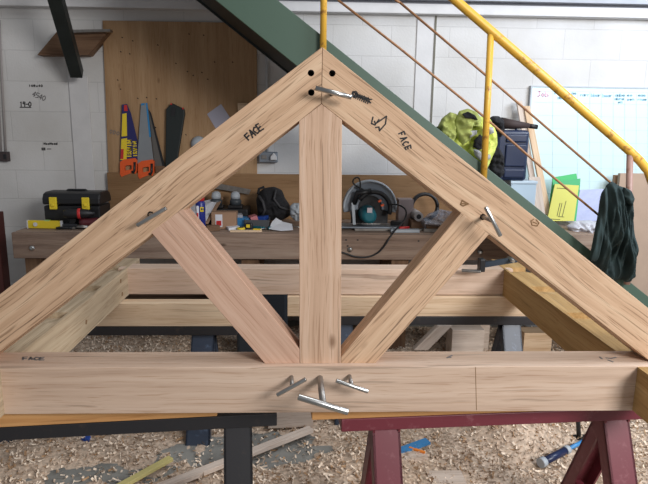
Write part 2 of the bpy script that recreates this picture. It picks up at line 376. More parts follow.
# electrical fittings
s = thing('light_switch', 'small dark switch box with twin cables at the left margin of the wall', 'switch', at(4.5, 162, 4.5))
MB().bb(at(-1, 161.5, 4.45), at(10, 151.5, 4.5)+V((0, 0, 0))).build('switch_box', mat('dk_brown', (.05, .035, .035), .5), s, bevel=.004)
MB().box(at(5, 156.5, 4.447), (.02, .01, .035)).build('rocker', blk, s)
for q in (1.2, 5.8):
    p = at(q, 151, 4.488); MB().tube([p, at(q-3.3, 90, 4.488), at(q-6.5, 20, 4.488)], .008).build('cable', mat('cable_%d' % q, (.35, .32, .31), .6), s)
s = thing('power_socket', 'grey metal double power socket with white plug on the wall', 'socket', at(268, 163, 4.5))
MB().bb(at(259, 162.5, 4.44), V((at(277.5, 162, 4.44).x, 4.5, at(268, 152, 4.44).z))).build('back_box', grey, s, bevel=.006)
MB().box(at(264, 157, 4.437), (.04, .008, .03)).build('switch_plate', dsteel, s, bevel=.002)
o = MB().prism([at(x, y, 4.40) for x, y in ((270.5, 160), (270.5, 156.5), (273.5, 153), (276.5, 156.5), (276.5, 160))], (0, .04, 0)).build('plug', white, s, bevel=.003); lab(o, 'white plug')

# ================================================================== WHITEBOARD
A_, B_ = at(532, 87, 4.48), at(740, 91, 4.48); zb0 = at(560, 214, 4.48).z; zt0 = at(560, 87.5, 4.48).z
wbd = thing('whiteboard', 'large pale blue-white planning board with ruled grid on the right wall', 'whiteboard', (A_.x, 4.49, zb0))
MB().bb((A_.x, 4.475, zb0), (B_.x, 4.495, zt0)).build('panel', wboard, wbd)
m_ = MB(); m_.bb((A_.x-.012, 4.468, zb0), (A_.x, 4.498, zt0+.01)); m_.bb((A_.x, 4.468, zt0), (B_.x, 4.498, zt0+.01)); m_.build('board_frame', lgrey, wbd)
wf = lambda x, y: at(x, y, 4.474)
st = []
xs = [553, 578, 590, 601.5, 613.5, 625, 636.5, 648]
vz = lambda x, k: (x-k*0.0, 0)
for x in xs: st.append([(x, 91+(x-530)*.02), (x-.6, 210)])
for k in range(9): y = 103+k*13; st.append([(534, y-1), (648, y+1.6)])
st.append([(534, 90.8), (648, 92.5)])
marks('grid_lines', st, wf, (0, -1, 0), .0035, wline, wbd)
marks('pink_heading', textpx('Job', 537, 96.5, 4, 5, 0, .7), wf, (0, -1, 0), .008, wpink, wbd)
st = textpx('Date', 554.5, 94, 3.0, 3, 0, .8)+textpx('tabe', 554.5, 99, 3, 3, 0, .8)+textpx('eae', 568, 94.5, 3, 3, 0, .8)+textpx('rarr', 580, 96.2, 2.4, 3, 0, .8)+textpx('bbar', 591, 96.6, 2.5, 3, 0, .8)+textpx('boar', 602.5, 97, 2.5, 3, 0, .8)
st += textpx('aabe', 615, 96.5, 2.4, 3, 0, .8)+textpx('abne', 614.5, 100, 2.5, 2.6, 0, .8)+textpx('en', 618, 103.2, 2.5, 2.4, 0, .8)+textpx('eo', 627, 96.5, 3, 3, 0, .8)+textpx('een', 627, 100.5, 2.6, 2.6, 0, .8)+textpx('eae', 638, 96.5, 2.6, 3, 0, .8)+textpx('rnae', 637.5, 100.5, 2.4, 2.4, 0, .8)
marks('blue_headings', st, wf, (0, -1, 0), .006, wblue, wbd)

# ================================================================== STAIR
SY = 3.30
def top_y(x): return .80*x - 222
def bot_y(x): return .81*x - 174.5
stair = thing('staircase', 'green steel staircase rising to the upper left behind the oak truss', 'staircase', (at(760, 390, SY).x, SY, 0))
def zfloor(fx):  # find pixel x where stringer edge meets the floor
    x = 600
    while at(x, fx(x), SY).z > 0: x += .5
    return x
xa, xb = zfloor(top_y), zfloor(bot_y)
MB().prism([at(120, top_y(120), SY), at(xa, top_y(xa), SY), at(xb, bot_y(xb), SY), at(100, bot_y(100), SY)], (0, .03, 0)).build('stringer', green, stair, bevel=.003)
MB().prism([at(120, top_y(120), SY)+V((0, .50, 0)), at(xa, top_y(xa), SY)+V((0, .50, 0)), at(xb, bot_y(xb), SY)+V((0, .50, 0)), at(100, bot_y(100), SY)+V((0, .50, 0))], (0, -.02, -.0)).bm.free()
U0 = at(100, bot_y(100), SY); U1 = at(330, bot_y(330), SY); du = U1-U0
MB().prism([U0+V((0, .03, .02)), U1+V((0, .03, .02)), U1+V((0, 1.08, .02)), U0+V((0, 1.08, .02))], (0, 0, .02)).build('upper_soffit', dgreen, stair)  # stair underside, its shade put into the near-black colour
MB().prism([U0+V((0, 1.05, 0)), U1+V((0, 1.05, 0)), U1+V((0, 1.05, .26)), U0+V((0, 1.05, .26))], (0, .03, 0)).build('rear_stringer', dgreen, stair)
P0 = at(331, bot_y(331), SY+.03); P1 = at(xb-1, bot_y(xb-1), SY+.03)
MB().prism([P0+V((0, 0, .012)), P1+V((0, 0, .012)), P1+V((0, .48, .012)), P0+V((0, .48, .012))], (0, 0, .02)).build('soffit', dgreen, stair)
E0 = at(130, top_y(130), SY); E1 = at(xa, top_y(xa), SY); n_ = int((E0.z-.1)/.2)
for k in range(1, n_):
    z = k*.2; t = (z-E1.z)/(E0.z-E1.z); x = E1.x+(E0.x-E1.x)*t
    MB().bb((x-.13, SY+.03, z-.125), (x+.10, SY+.5, z-.09)).build('tread', mat('tread_green', (.05, .08, .07), .6) if k == 1 else bpy.data.materials['tread_green'], stair)
# handrail, posts and middle rods
HR = lambda x: 31 + (x-491)*.866
PY = SY-.03
rail = [at(400, HR(400), PY)] + [at(x, HR(x), PY) for x in (440, 491, 540, 590, 628)] + [at(640, 161, PY), at(648, 171, PY), at(653, 185, PY)]
MB().tube([at(330, HR(330), PY)]+rail, .0255, 14).build('handrail', yellow, stair)
for (xt, yt, xb_, yb_) in ((491, 30, 483.5, 180), (630, 152, 627, 284), (325, HR(325)+4, 323, 62)):
    MB().tube([at(xt, yt, PY), at(xb_, yb_, PY)], .019, 12).build('handrail_post', worn if xt > 600 else yellow, stair)
MB().tube([at(325, -115, PY), at(400, 2.5, PY), at(482, 72, PY), at(611, 183, PY)][1:], .0068, 8).build('middle_rod', rust, stair)
MB().tube([at(338, 0, PY), at(400, 48.5, PY), at(482, 115, PY), at(540, 166, PY), at(626, 238, PY)], .0068, 8).build('middle_rod', rust, stair)
MB().tube([at(395, 0, PY), at(400, 2.5, PY)], .0068, 8).build('middle_rod', rust, stair)

# ================================================================== BENCH
BZ = at(200, 232, 3.83).z; BY = 3.83
bench = thing('workbench', 'long scarred timber workbench loaded with tools along the back wall', 'workbench', (0, 4.15, 0))
bxl = at(16, 236, BY).x; bxr = at(604, 236, BY).x
MB().bb((bxl, BY, BZ-.03), (bxr, 4.44, BZ)).build('bench_top', benchw, bench, grain=(1, 0, 0), bevel=.003)
za = at(200, 258.5, BY-.02).z
ap = MB().bb((bxl-.01, BY-.04, za), (bxr, BY-.001, BZ-.004)).build('apron', benchw, bench, grain=(1, 0, 0), bevel=.004)
for x, y in ((32, 248), (350, 249.5), (480, 252)):
    o = MB().lathe(at(x, y, BY-.041), (0, -1, 0), [(.018, -.002), (.018, .006), (.008, .012)], 12).build('bolt', steel, bench)
marks('screw_holes', [[(x, y), (x+1.2, y)] for x, y in ((345.5, 240), (357, 240), (347, 246), (418, 241), (90, 247))], lambda x, y: at(x, y, BY-.041), (0, -1, 0), .009, ink, ap)
for x in (34, 250, 400, 590):
    p = at(x, 262, BY)
    MB().bb((p.x-.06, BY+.0, 0), (p.x+.06, BY+.09, BZ-.03)).build('leg', dkwood, bench, grain=(0, 0, 1))
    MB().bb((p.x-.06, 4.33, 0), (p.x+.06, 4.42, BZ-.03)).build('leg', dkwood, bench, grain=(0, 0, 1))
MB().bb((bxl+.12, BY+.1, .28), (bxr-.12, 4.40, .31)).build('lower_shelf', dkwood, bench, grain=(1, 0, 0))
bb_ = at(107, 174.5, 4.445); be_ = at(478, 176, 4.445)
MB().bb((bb_.x, 4.445, BZ), (be_.x, 4.468, at(260, 174, 4.445).z)).build('back_board', backy, bench, grain=(1, 0, 0))
def ob(px, Y, dz=0): p = at(px, 225, Y); return V((p.x, Y, BZ+dz))      # a point on the bench top

# toolbox
T = ob(79.5, 4.08); w = 66*pxm(4.08)*.83; h = at(76, 192, 4.0).z-BZ
tb = thing('toolbox', 'black plastic toolbox with two yellow latches on the left end of the bench', 'toolbox', T)
prof = [(-.11, 0), (-.115, h*.62), (-.12, h*.66), (-.12, h*.82), (-.10, h*.96), (-.06, h), (.06, h), (.10, h*.95), (.12, h*.8), (.12, h*.66), (.11, h*.62), (.105, 0)]
m_ = MB(); m_.prism([T+V((-w*.485, y, z)) for y, z in prof[:2]+prof[-2:]], (w*.97, 0, 0)); m_.build('body', blk, tb, bevel=.008)
m_ = MB(); m_.prism([T+V((-w*.5, y, z)) for y, z in prof[2:-2]], (w, 0, 0)); m_.build('lid', blk, tb, bevel=.010)
for dx in (-.30, .26):
    m_ = MB(); m_.box(T+V((w*dx, -.127, h*.70)), (.05, .018, .085)); m_.box(T+V((w*dx, -.139, h*.66)), (.022, .008, .022))
    lab(m_.build('latch', yel, tb, bevel=.004), 'yellow latch')
MB().tube([T+V((-.07, 0, h)), T+V((-.06, 0, h+.006)), T+V((.06, 0, h+.006)), T+V((.07, 0, h))], .009).build('handle', blk, tb)
# spirit level
p = ob(45, 3.93)
lv = thing('spirit_level', 'short yellow spirit level on the left end of the bench', 'level', p)
R = basis((1, -.06, 0)); Lx = 33*pxm(3.93)
MB().box(p+V((0, 0, .03)), (Lx, .022, .055), R).build('level_body', yel, lv, bevel=.003)
MB().lathe(p+V((-.06, -.012, .032)), (0, -1, 0), [(.014, -.002), (.014, .004)], 14).build('vial', white, lv)
MB().box(p+V((.02, 0, .056)), (.035, .024, .012), R).build('vial', mat('vial_green', (.4, .6, .2), .3), lv)
for sx in (-1, 1): MB().box(p+V((sx*(Lx/2+.003), -sx*.008, .03)), (.008, .025, .058), R).build('end_cap', white, lv)
# cordless drill and pliers near toolbox
p = ob(78, 3.93)
dr = thing('cordless_drill', 'black cordless drill with red trim lying in front of the toolbox', 'drill', p)
MB().lathe(p+V((.09, 0, .11)), (-1, -.2, 0), [(.012, -.03), (.016, -.01), (.022, 0), (.03, .02), (.034, .06), (.036, .14), (.026, .17)], 14).build('motor_body', blk, dr)
MB().bar(p+V((-.02, .02, .10)), p+V((-.05, .02, .02)), .032, .042).build('grip', blk, dr, bevel=.006)
MB().box(p+V((-.05, .02, .018)), (.10, .07, .036)).build('battery', mat('dkgrey', (.03, .03, .035), .4), dr, bevel=.005)
o = MB().lathe(p+V((.03, -.012, .11)), (-1, -.2, 0), [(.036, 0), (.0375, .004), (.0375, .016), (.036, .02)], 14).build('red_ring', redplas, dr)
p = ob(66, 3.90)
pl = thing('pliers', 'black pliers lying beside the yellow level on the bench', 'pliers', p)
m_ = MB()
for s_ in (-1, 1): m_.tube([p+V((-.06, s_*.02, .012)), p+V((0, s_*.004, .012)), p+V((.045, -s_*.010, .012))], .009, 8)
m_.build('pliers_handles', blk, pl); MB().box(p+V((.045, 0, .012)), (.04, .02, .014)).build('jaw', dsteel, pl)
p = ob(98, 3.94)
gd = thing('angle_grinder', 'dark angle grinder lying right of the drill on the bench', 'grinder', p)
MB().lathe(p+V((.10, .02, .045)), (-1, -.12, 0), [(.02, 0), (.030, .02), (.033, .12), (.028, .17), (.034, .19), (.034, .22)], 14).build('motor_body', mat('grinder_red', (.09, .015, .02), .4), gd)
MB().lathe(p+V((-.10, -.004, .012)), (0, 0, 1), [(.05, 0), (.052, .006), (.028, .02), (.024, .03)], 18).build('wheel_guard', dsteel, gd)

# clutter left of the post --------------------------------------------------
p = ob(192, 4.05)
cb = thing('clipboard', 'brown clipboard with white papers propped behind the spray can', 'clipboard', p)
q = [at(177, 222, 3.92), at(208, 224, 3.92), at(223, 198.5, 4.28), at(184, 207, 4.28)]
q = [V((v.x, v.y, max(v.z, BZ+.004))) for v in q]
MB().prism(q, (0, .004, .012)).build('board', brownbox, cb)
q2 = [q[0].lerp(q[2], .04), q[1].lerp(q[0], .08)+V((0, 0, .002)), q[2].lerp(q[3], .1), q[3].lerp(q[2], .03)]
MB().prism([v+V((0, -.006, .010)) for v in q2], (0, 0, .004)).build('paper_sheet', paper, cb)
p = ob(201, 3.875)
can = thing('spray_can', 'blue spray can with red cap standing on the bench beside the left strut', 'can', p)
ch = at(201, 198, 3.9).z-BZ
MB().lathe(p, (0, 0, 1), [(.030, 0), (.033, .004), (.033, ch*.86), (.026, ch*.93), (.015, ch*.95)], 20).build('can_body', canblue, can)
MB().lathe(p+V((0, 0, ch*.93)), (0, 0, 1), [(.029, 0), (.029, .03), (.020, .050), (.012, .058)], 16).build('cap', redplas, can)
MB().tube([p+V((0, -.01, ch+.015)), p+V((-.01, -.04, ch+.03))], .003, 6).build('nozzle_straw', redplas, can)
MB().box(p+V((-.014, -.0285, ch*.48)), (.018, .012, ch*.62)).build('label_band', paper, can, bevel=.004); MB().box(p+V((-.014, -.036, ch*.48)), (.010, .004, ch*.2)).build('label_stripe', redplas, can)
cf = lambda x, y: V((at(x, y, 3.84).x, 3.8405, at(x, y, 3.84).z))
MB().box(p+V((.014, -.0285, ch*.68)), (.026, .012, ch*.15)).build('yellow_panel', yel, can, bevel=.004)
marks('lettering', textpx('WD-40', 201.2, 210.2, .75, 2.0, 0, .26), cf, (0, -1, 0), .0022, canblue, can)
p = ob(224, 3.96)
ct = thing('carton', 'small brown carton with red print on the bench left of the backpack', 'carton', p)
cw = 25*pxm(3.96); chh = at(224, 213, 3.93).z-BZ
MB().box(p+V((0, .05, chh/2)), (cw, .1, chh)).build('box_body', brownbox, ct, bevel=.002)
MB().box(p+V((-cw*.2, -.001, chh*.5)), (cw*.28, .004, chh*.75)).build('print_panel', paper, ct)
MB().box(p+V((-cw*.2, -.004, chh*.35)), (cw*.2, .003, chh*.3)).build('red_print', redplas, ct)
p = ob(226, 4.28)
cs = thing('tool_case', 'flat black tool case under two small sanders against the backboard', 'case', p)
hh = .115
MB().box(p+V((0, 0, hh/2)), (.36, .24, hh)).build('case_shell', blk, cs, bevel=.008)
MB().box(p+V((0, -.122, hh*.6)), (.05, .01, .02)).build('clasp', dsteel, cs)
for k, (x, lbn) in enumerate(((217, 'left of two small sanders with grey domes on the tool case'), (236, 'right of two small sanders with grey domes on the tool case'))):
    p = ob(x, 4.25, hh)
    s = thing('palm_sander', lbn, 'sander', p, 'sanders on the tool case')
    MB().box(p+V((0, 0, .012)), (.105, .10, .022)).build('pad', blk, s, bevel=.004)
    MB().lathe(p+V((0, 0, .024)), (0, 0, 1), [(.042, 0), (.045, .03), (.034, .045)], 18).build('motor_body', mat('sander_dark%d' % k, (.05, .06, .07), .5), s)
    MB().lathe(p+V((0, 0, .069)), (0, 0, 1), [(.034, 0), (.036, .02), (.03, .045), (.012, .055)], 18).build('dome', lgrey, s)
o = MB().prism([at(213, 182.5, 4.40), at(251, 189.5, 4.40), at(249, 194.5, 4.40), at(212, 188, 4.40)], (0, .004, 0)).build('steel_strip', dsteel, grain=(1, 0, 0)); tag(o, 'dark steel strip tilted behind the two sanders against backboard', 'steel strip')
# backpack
bpk = thing('backpack', 'black rounded backpack slumped against the bench backboard', 'backpack', ob(273, 4.25))
puff([(256, 200), (258, 193), (264, 188), (274, 186.5), (282, 190), (285, 198), (290, 205), (291, 215), (283, 220), (268, 220), (258, 216)], 4.27, .14, .08, 3, .15).build('main_bag', blkcloth, bpk)
MB().tube([at(259, 196, 4.15), at(263, 202, 4.12), at(265, 210, 4.12), at(262, 216, 4.14)], .010, 8).build('strap', mat('strap_grey', (.05, .05, .055), .7), bpk)
MB().tube([at(276, 190, 4.16), at(274, 199, 4.11), at(280, 207, 4.12), at(288, 210, 4.16)], .008, 8).build('strap', bpy.data.materials['strap_grey'], bpk)
MB().tube([at(258, 194, 4.2), at(259, 189, 4.22), at(264, 187, 4.24)], .010, 8).build('handle', blkcloth, bpk)
# small open tray with things in it
p = ob(257, 4.0)
tr = thing('tool_tray', 'open grey tray of small parts on the bench before the backpack', 'tray', p)
m_ = MB(); m_.box(p+V((0, .05, .008)), (.17, .16, .012))
for dx, dy, sx, sy in ((-.085, .05, .008, .16), (.085, .05, .008, .16), (0, -.03, .17, .008), (0, .13, .17, .008)): m_.box(p+V((dx, dy, .035)), (sx, sy, .06))
m_.build('tray_shell', mat('tray_grey', (.07, .075, .085), .5), tr, bevel=.002)
def small(name, label, cat, fn): o = fn(); tag(o, label, cat); return o
small('screw_packet', 'red and white packet in the grey tray', 'packet', lambda: MB().box(p+V((-.03, .05, .06)), (.05, .09, .05), basis((1, .3, .3))).build('screw_packet', mat('pkt', (.55, .18, .2), .4)))
small('parts_box', 'small blue box in the grey tray', 'box', lambda: MB().box(p+V((.035, .06, .055)), (.07, .08, .05), basis((1, -.3, .1))).build('parts_box', blueplas, bevel=.003))
small('cloth', 'crumpled pale grey rag at the right of the backpack', 'rag', lambda: puff([(290, 206), (293, 203), (300, 203), (305, 208), (304, 221), (296, 221.5), (290, 216)], 4.12, .05, .03, 9, .6).build('rag', lgrey))
def crumple():
    m_ = MB(); P = {}
    pts = [(269, 229, 3.90), (272, 222, 3.98), (276, 218, 4.02), (283, 222, 4.0), (292, 224, 3.98), (293, 230, 3.87), (281, 231, 3.86), (277, 225, 3.95)]
    v = [at(x, y, Y) for x, y, Y in pts]; v = [V((a.x, a.y, max(a.z, BZ+.004))) for a in v]
    for tri in ((0, 1, 7), (1, 2, 7), (2, 3, 7), (7, 3, 4), (7, 4, 5), (7, 5, 6), (0, 7, 6)): m_.prism([v[i] for i in tri], (0, .001, .0015))
    return m_.build('folded_paper', paper)
small('folded_paper', 'folded white paper lying at the bench front left of the post', 'paper', crumple)
def tape(x, Y, m1, m2, name, label, r=.028, hgt=.022, dz=0):
    p = ob(x, Y, dz); s = thing(name, label, 'tape', p)
    MB().lathe(p, (0, 0, 1), [(r, 0), (r, hgt)], 20).build('tape_winding', m1, s); MB().lathe(p+V((0, 0, hgt)), (0, 0, 1), [(r*.55, 0), (r*.55, .002)], 16).build('core', m2, s)
tape(241, 3.90, yel, blk, 'tape_roll', 'yellow tape roll on the bench in front of the carton')
def measure():
    p = ob(249, 3.93); s = thing('tape_measure', 'black and yellow tape measure beside the yellow tape roll', 'tape measure', p)
    MB().box(p+V((0, 0, .025)), (.05, .035, .05)).build('measure_case', blk, s, bevel=.010); MB().box(p+V((-.005, -.018, .03)), (.025, .004, .022)).build('yellow_face', yel, s)
measure()
def driver(x, Y, ang, m1, label):
    p = ob(x, Y, .013); d = V((math.cos(ang), math.sin(ang), 0)); s = thing('screwdriver', label, 'screwdriver', p-V((0, 0, .013)))
    MB().lathe(p, d, [(.008, 0), (.013, .01), (.011, .05), (.013, .08), (.008, .095)], 12).build('handle', m1, s); MB().tube([p, p-d*.09], .003, 8).build('shaft', steel, s)
driver(268, 3.92, .4, teal, 'teal-handled screwdriver left of the folded paper')
driver(289, 4.03, 2.6, mat('or2', (.7, .25, .02), .4), 'orange-handled screwdriver behind the folded paper')
small('x', 'light blue flat case on the bench between carton and tray', 'case', lambda: MB().box(ob(243, 4.06, .035), (.12, .10, .07), basis((1, -.35, -.05))).build('flat_case', bluelight, bevel=.004))
small('x', 'thin pale wood strip along the bench front edge', 'batten', lambda: MB().box(ob(246, 3.85, .006), (.22, .028, .012), basis((1, .07, 0))).build('wood_strip', soft, grain=(1, .07, 0)))
small('x', 'stack of loose grey papers on the bench behind the carton', 'papers', lambda: MB().box(ob(232, 4.08, .045), (.15, .10, .09), basis((1, .2, 0))).build('paper_stack', mat('pap2', (.35, .36, .4), .8)))

small('x', 'black pouch lying open between the carton and the tool tray', 'pouch', lambda: puff([(238, 222), (241, 217), (248, 216), (252, 219), (251, 226), (242, 228)], 4.15, .06, .03, 90, .5).build('pouch', blkcloth))
small('x', 'grey coiled cable behind the tool tray on the bench', 'cable', lambda: MB().tube([ob(262, 4.2, .05)+V((math.cos(a)*.07, math.sin(a)*.05, math.sin(a*3)*.012)) for a in [2*math.pi*i/20 for i in range(19)]], .008, 8).build('cable', mat('cable_grey', (.08, .08, .09), .5)))
small('x', 'dark steel spanner at the bench front before the tool tray', 'spanner', lambda: MB().bar(ob(252, 3.90, .008), ob(268, 3.95, .008), .018, .008).build('spanner', dsteel))
small('x', 'teal handled marking knife beside the black pouch', 'knife', lambda: MB().bar(ob(254, 3.97, .014), ob(264, 3.92, .014), .022, .018).build('knife', teal, bevel=.004))
small('x', 'dark sanding block left of the white can and in front of the clipboard', 'block', lambda: MB().box(ob(213, 3.88, .02), (.09, .05, .038), basis((1, .3, 0))).build('sanding_block', dkwood, bevel=.003))
small('x', 'small yellow packet at the bench front right of the tape measure', 'packet', lambda: MB().box(ob(257, 3.87, .010), (.05, .03, .016), basis((1, -.2, 0))).build('packet', yel))
small('x', 'folded grey leaflet leaning on the carton', 'leaflet', lambda: MB().box(ob(233, 3.94, .012), (.08, .07, .02), basis((1, .4, .1))).build('leaflet', paper))
small('x', 'black plane body lying right of the saw base near the cord', 'plane', lambda: MB().box(ob(397, 4.02, .03), (.09, .07, .055), basis((1, -.3, 0))).build('plane_body', blk, bevel=.008))
small('x', 'red-handled chisel lying behind the bright metal bar', 'chisel', lambda: MB().tube([ob(399, 3.90, .024), ob(409, 3.93, .024)], .010, 10).build('chisel', redplas))
small('x', 'dark steel bar lying on the bench near the plastic bag', 'bar', lambda: MB().bar(ob(424, 3.90, .012), ob(452, 3.88, .012), .03, .02).build('steel_bar', dsteel))

# things pinned on the plywood ------------------------------------------------
def wslab(pts, Y=4.45, th=.004): return MB().prism([at(x, y, Y) for x, y in pts], (0, th, 0))
def saw_handle(x0, x1, y0, y1, Y, parent):
    # D shaped grip with an opening
    m_ = MB(); outer = [(x0+.5, y0+4), (x0+4, y0+1.5), (x1-2, y0), (x1, y0+2), (x1-.3, y1-6), (x1-1.5, y1-3), (x1-4, y1-4.5), (x0+5, y1-1.5), (x0+2, y1), (x0+.5, y1-3)]
    cx, cy = (x0+x1)/2-.3, (y0+y1)/2+.6
    inner = [(cx+(x-cx)*.42, cy+(y-cy)*.30) for x, y in outer]
    O = [at(x, y, Y) for x, y in outer]; I = [at(x, y, Y) for x, y in inner]; n = len(O)
    for i in range(n): j = (i+1) % n; m_.prism([O[i], O[j], I[j], I[i]], (0, .026, 0))
    bmesh.ops.remove_doubles(m_.bm, verts=m_.bm.verts, dist=1e-5)
    o = m_.build('handle', orange, parent)
    q = [(x*.75+cx*.25, y*.75+cy*.25) for x, y in outer[3:7]]
    MB().tube([at(x, y, Y-.004) for x, y in q], .009, 8).build('black_grip', blk, parent)
s1 = thing('handsaw', 'handsaw with orange handle in a blue and yellow sleeve, leftmost on plywood', 'handsaw', at(129, 176, 4.45), 'handsaws hanging on the plywood')
wslab([(122, 104.5), (127, 104), (131, 114), (137.5, 141), (137.5, 160), (120, 161)], 4.45, .006).build('sleeve', sawblue, s1)
wslab([(122.3, 114), (126.5, 113), (127, 136), (121.5, 136.5)], 4.446, .004).build('yellow_panel', yel, s1)
wslab([(121.3, 139), (127, 138), (126.5, 160), (120.3, 160)], 4.446, .004).build('yellow_panel', yel, s1)
wslab([(121, 149), (123.6, 149), (123.2, 159), (120.4, 159)], 4.443, .003).build('red_patch', redplas, s1)
wslab([(124, 105), (127, 105), (127.5, 111), (124, 111)], 4.446, .004).build('red_patch', redplas, s1)
ff = lambda x, y: at(x, y, 4.4485)
marks('lettering', textpx('IRWIN', 131.2, 157.5, 3.6, 4.2, -90, .62), ff, (0, -1, 0), .009, yel, s1)
marks('lettering', textpx('IRWIN', 137.0, 156.5, 3.2, 3.4, -93, .6), ff, (0, -1, 0), .008, yel, s1)
saw_handle(119.5, 137, 158, 177, 4.437, s1)
s2 = thing('handsaw', 'bare-bladed handsaw with orange handle and blue edge strip, in the middle', 'handsaw', at(146, 178, 4.45), 'handsaws hanging on the plywood')
wslab([(141, 103.5), (146.5, 103), (153.5, 160), (137, 164)], 4.452, .003).build('blade', bladem, s2)
wslab([(145.8, 103), (147.3, 103), (151, 137), (149.3, 137)], 4.449, .003).build('blue_strip', blue_strip, s2)
wslab([(141, 103.5), (144.5, 103), (144.5, 105), (141, 105.5)], 4.449, .003).build('blue_tip', blue_strip, s2)
saw_handle(137.5, 154, 159.5, 179, 4.437, s2)
s3 = thing('handsaw', 'dark narrow handsaw slanting behind the middle saw', 'handsaw', at(160, 176, 4.46), 'handsaws hanging on the plywood')
wslab([(148, 108), (150.5, 113), (166, 170), (155, 168)], 4.464, .003).build('blade', mat('bl2', (.14, .13, .12), .5, .3), s3)
wslab([(149, 110), (151, 113), (166.5, 172), (164, 172)], 4.459, .006).build('spine', blk, s3)
wslab([(155, 166), (167, 166), (170, 182), (157, 184)], 4.452, .02).build('handle', dkwood, s3)
pc = thing('saw_sheath', 'long black saw sheath hanging on the plywood right of the handsaws', 'sheath', at(173, 175, 4.45))
wslab([(166, 109), (171.5, 103), (184, 109), (184.6, 114), (178, 155), (176, 180), (165, 180)], 4.435, .035).build('sheath_body', mat('sheath_green', (.010, .016, .016), .55), pc, bevel=.006)
wslab([(171, 108), (175.5, 107.5), (175, 116), (170.5, 116)], 4.431, .004).build('slot', blk, pc)
o = MB().lathe(at(171.2, 104, 4.434), (0, -1, 0), [(.008, 0), (.006, .006)], 10).build('red_rivet', redplas, pc)
MB().lathe(at(183, 108.5, 4.434), (0, -1, 0), [(.008, 0), (.006, .006)], 10).build('red_rivet', redplas, pc)
tag(wslab([(207, 114), (221, 104), (231, 119), (216, 129)], 4.4715, .0033).build('paper_note', lilac), 'lilac-grey paper note pinned askew on the plywood above left rafter', 'paper')
tag(wslab([(237.5, 103), (247, 103), (248, 113), (238, 115)], 4.43, .045).build('timber_block', soft, grain=(1, 0, 0)), 'pale timber block on the plywood right of the paper note', 'timber block')
tag(MB().lathe(at(199, 144, 4.474), (0, -1, 0), [(.062, 0), (.060, .02), (.04, .05), (.015, .06)], 20).build('dust_mask', lgrey), 'rounded pale grey dust mask hung on plywood above left rafter', 'mask')
o = MB().prism([at(37, 55, 4.40), at(58, 30, 4.40), at(110, 29.5, 4.40), at(88, 55, 4.40)], (0, .0995, 0)).build('offcut_board', dkwood, grain=(1, 0, 0), bevel=.002)
tag(o, 'brown parallelogram board on the wall behind the dark steel brace', 'board')
tag(MB().prism([at(57, 30, 4.34), at(110, 29, 4.34), at(110, 31.5, 4.34), at(57, 33, 4.34)], (0, .055, 0)).build('metal_angle', dsteel), 'grey metal angle along the top of the brown parallelogram board', 'metal angle')

def smoothp(P, it=2):
    for _ in range(it):
        Q = [P[0]]
        for a, b in zip(P, P[1:]): Q += [a.lerp(b, .25), a.lerp(b, .75)]
        P = Q+[P[-1]]
    return P
# circular saw ---------------------------------------------------------------
SCY = 4.02
csw = thing('circular_saw', 'large teal circular saw with grey blade guard on the bench right of the post', 'circular saw', ob(371, SCY))
c0 = at(370, 206, SCY); c0.z = BZ+.155; R1, R2 = .195, .085
def arc(c, r, a0, a1, n=22): return [c+V((math.cos(math.radians(a0+(a1-a0)*i/n))*r, 0, math.sin(math.radians(a0+(a1-a0)*i/n))*r)) for i in range(n+1)]
m_ = MB(); m_.prism(arc(c0, R1, -12, 192)+arc(c0, R2, 192, -12)[0:], (0, .075, 0)); m_.build('blade_guard', grey, csw, bevel=.006)
m_ = MB(); m_.tube(arc(c0+V((0, -.004, 0)), R1-.006, -5, 185), .008, 8); m_.build('guard_rim', lgrey, csw)
MB().prism(arc(c0+V((0, .03, 0)), .15, 0, 360, 36)[:-1], (0, .003, 0)).build('blade', dsteel, csw)
MB().prism(arc(c0+V((0, .02, -.01)), .135, 0, 180, 20)+[c0+V((-.135, .02, -.12)), c0+V((.135, .02, -.12))][0:2], (0, .008, 0)).build('gear_case', blk, csw)
MB().lathe(c0+V((-.02, .03, -.045)), (0, -1, 0), [(.062, 0), (.062, .05), (.056, .10), (.052, .17), (.03, .185)], 20).build('motor_housing', teal, csw)
MB().box(c0+V((-.02, -.157, .0)), (.035, .008, .035)).build('name_plate', mat('plate_pale', (.5, .45, .48), .5), csw)
MB().box(c0+V((0, .0, -.135)), (.44, .18, .012)).build('base_plate', grey, csw, bevel=.003)
MB().tube(arc(c0+V((.02, -.06, .0)), .118, 150, -20, 14), .017, 10).build('rear_handle', blk, csw)
MB().tube([c0+V((-.12, -.04, .03)), c0+V((-.10, -.06, .11)), c0+V((.0, -.07, .125))], .02, 10).build('front_handle', blk, csw)
MB().bar(c0+V((-.13, -.05, .04)), c0+V((-.115, -.05, -.12)), .022, .012).build('depth_lever', lgrey, csw, bevel=.003)
for dx, dz in ((.055, .06), (.075, .03)): MB().box(c0+V((dx, -.105, dz)), (.022, .03, .012), basis((1, 0, .5))).build('orange_mark', orange, csw)
cord = [c0+V((-.03, -.03, .12)), at(352, 184, SCY-.05), at(354, 178, SCY-.05), at(359, 177, SCY-.05), at(360.5, 184, SCY-.05), at(360, 192, SCY-.05)]
MB().tube(smoothp(cord), .006, 8).build('cord', blk, csw)
cd = [at(388, 205, 3.95), at(396, 204, 3.93), at(404, 207, 3.9), at(407, 213, 3.88), at(404, 221, 3.86), at(396, 229, 3.83), at(390, 237, 3.775), at(384, 247, 3.775), at(377, 254, 3.775), at(367, 257.5, 3.775), at(355, 257, 3.775), at(345, 253, 3.775), at(330, 250, 3.775)]
MB().tube(smoothp(cd), .006, 8).build('cord', blk, csw)
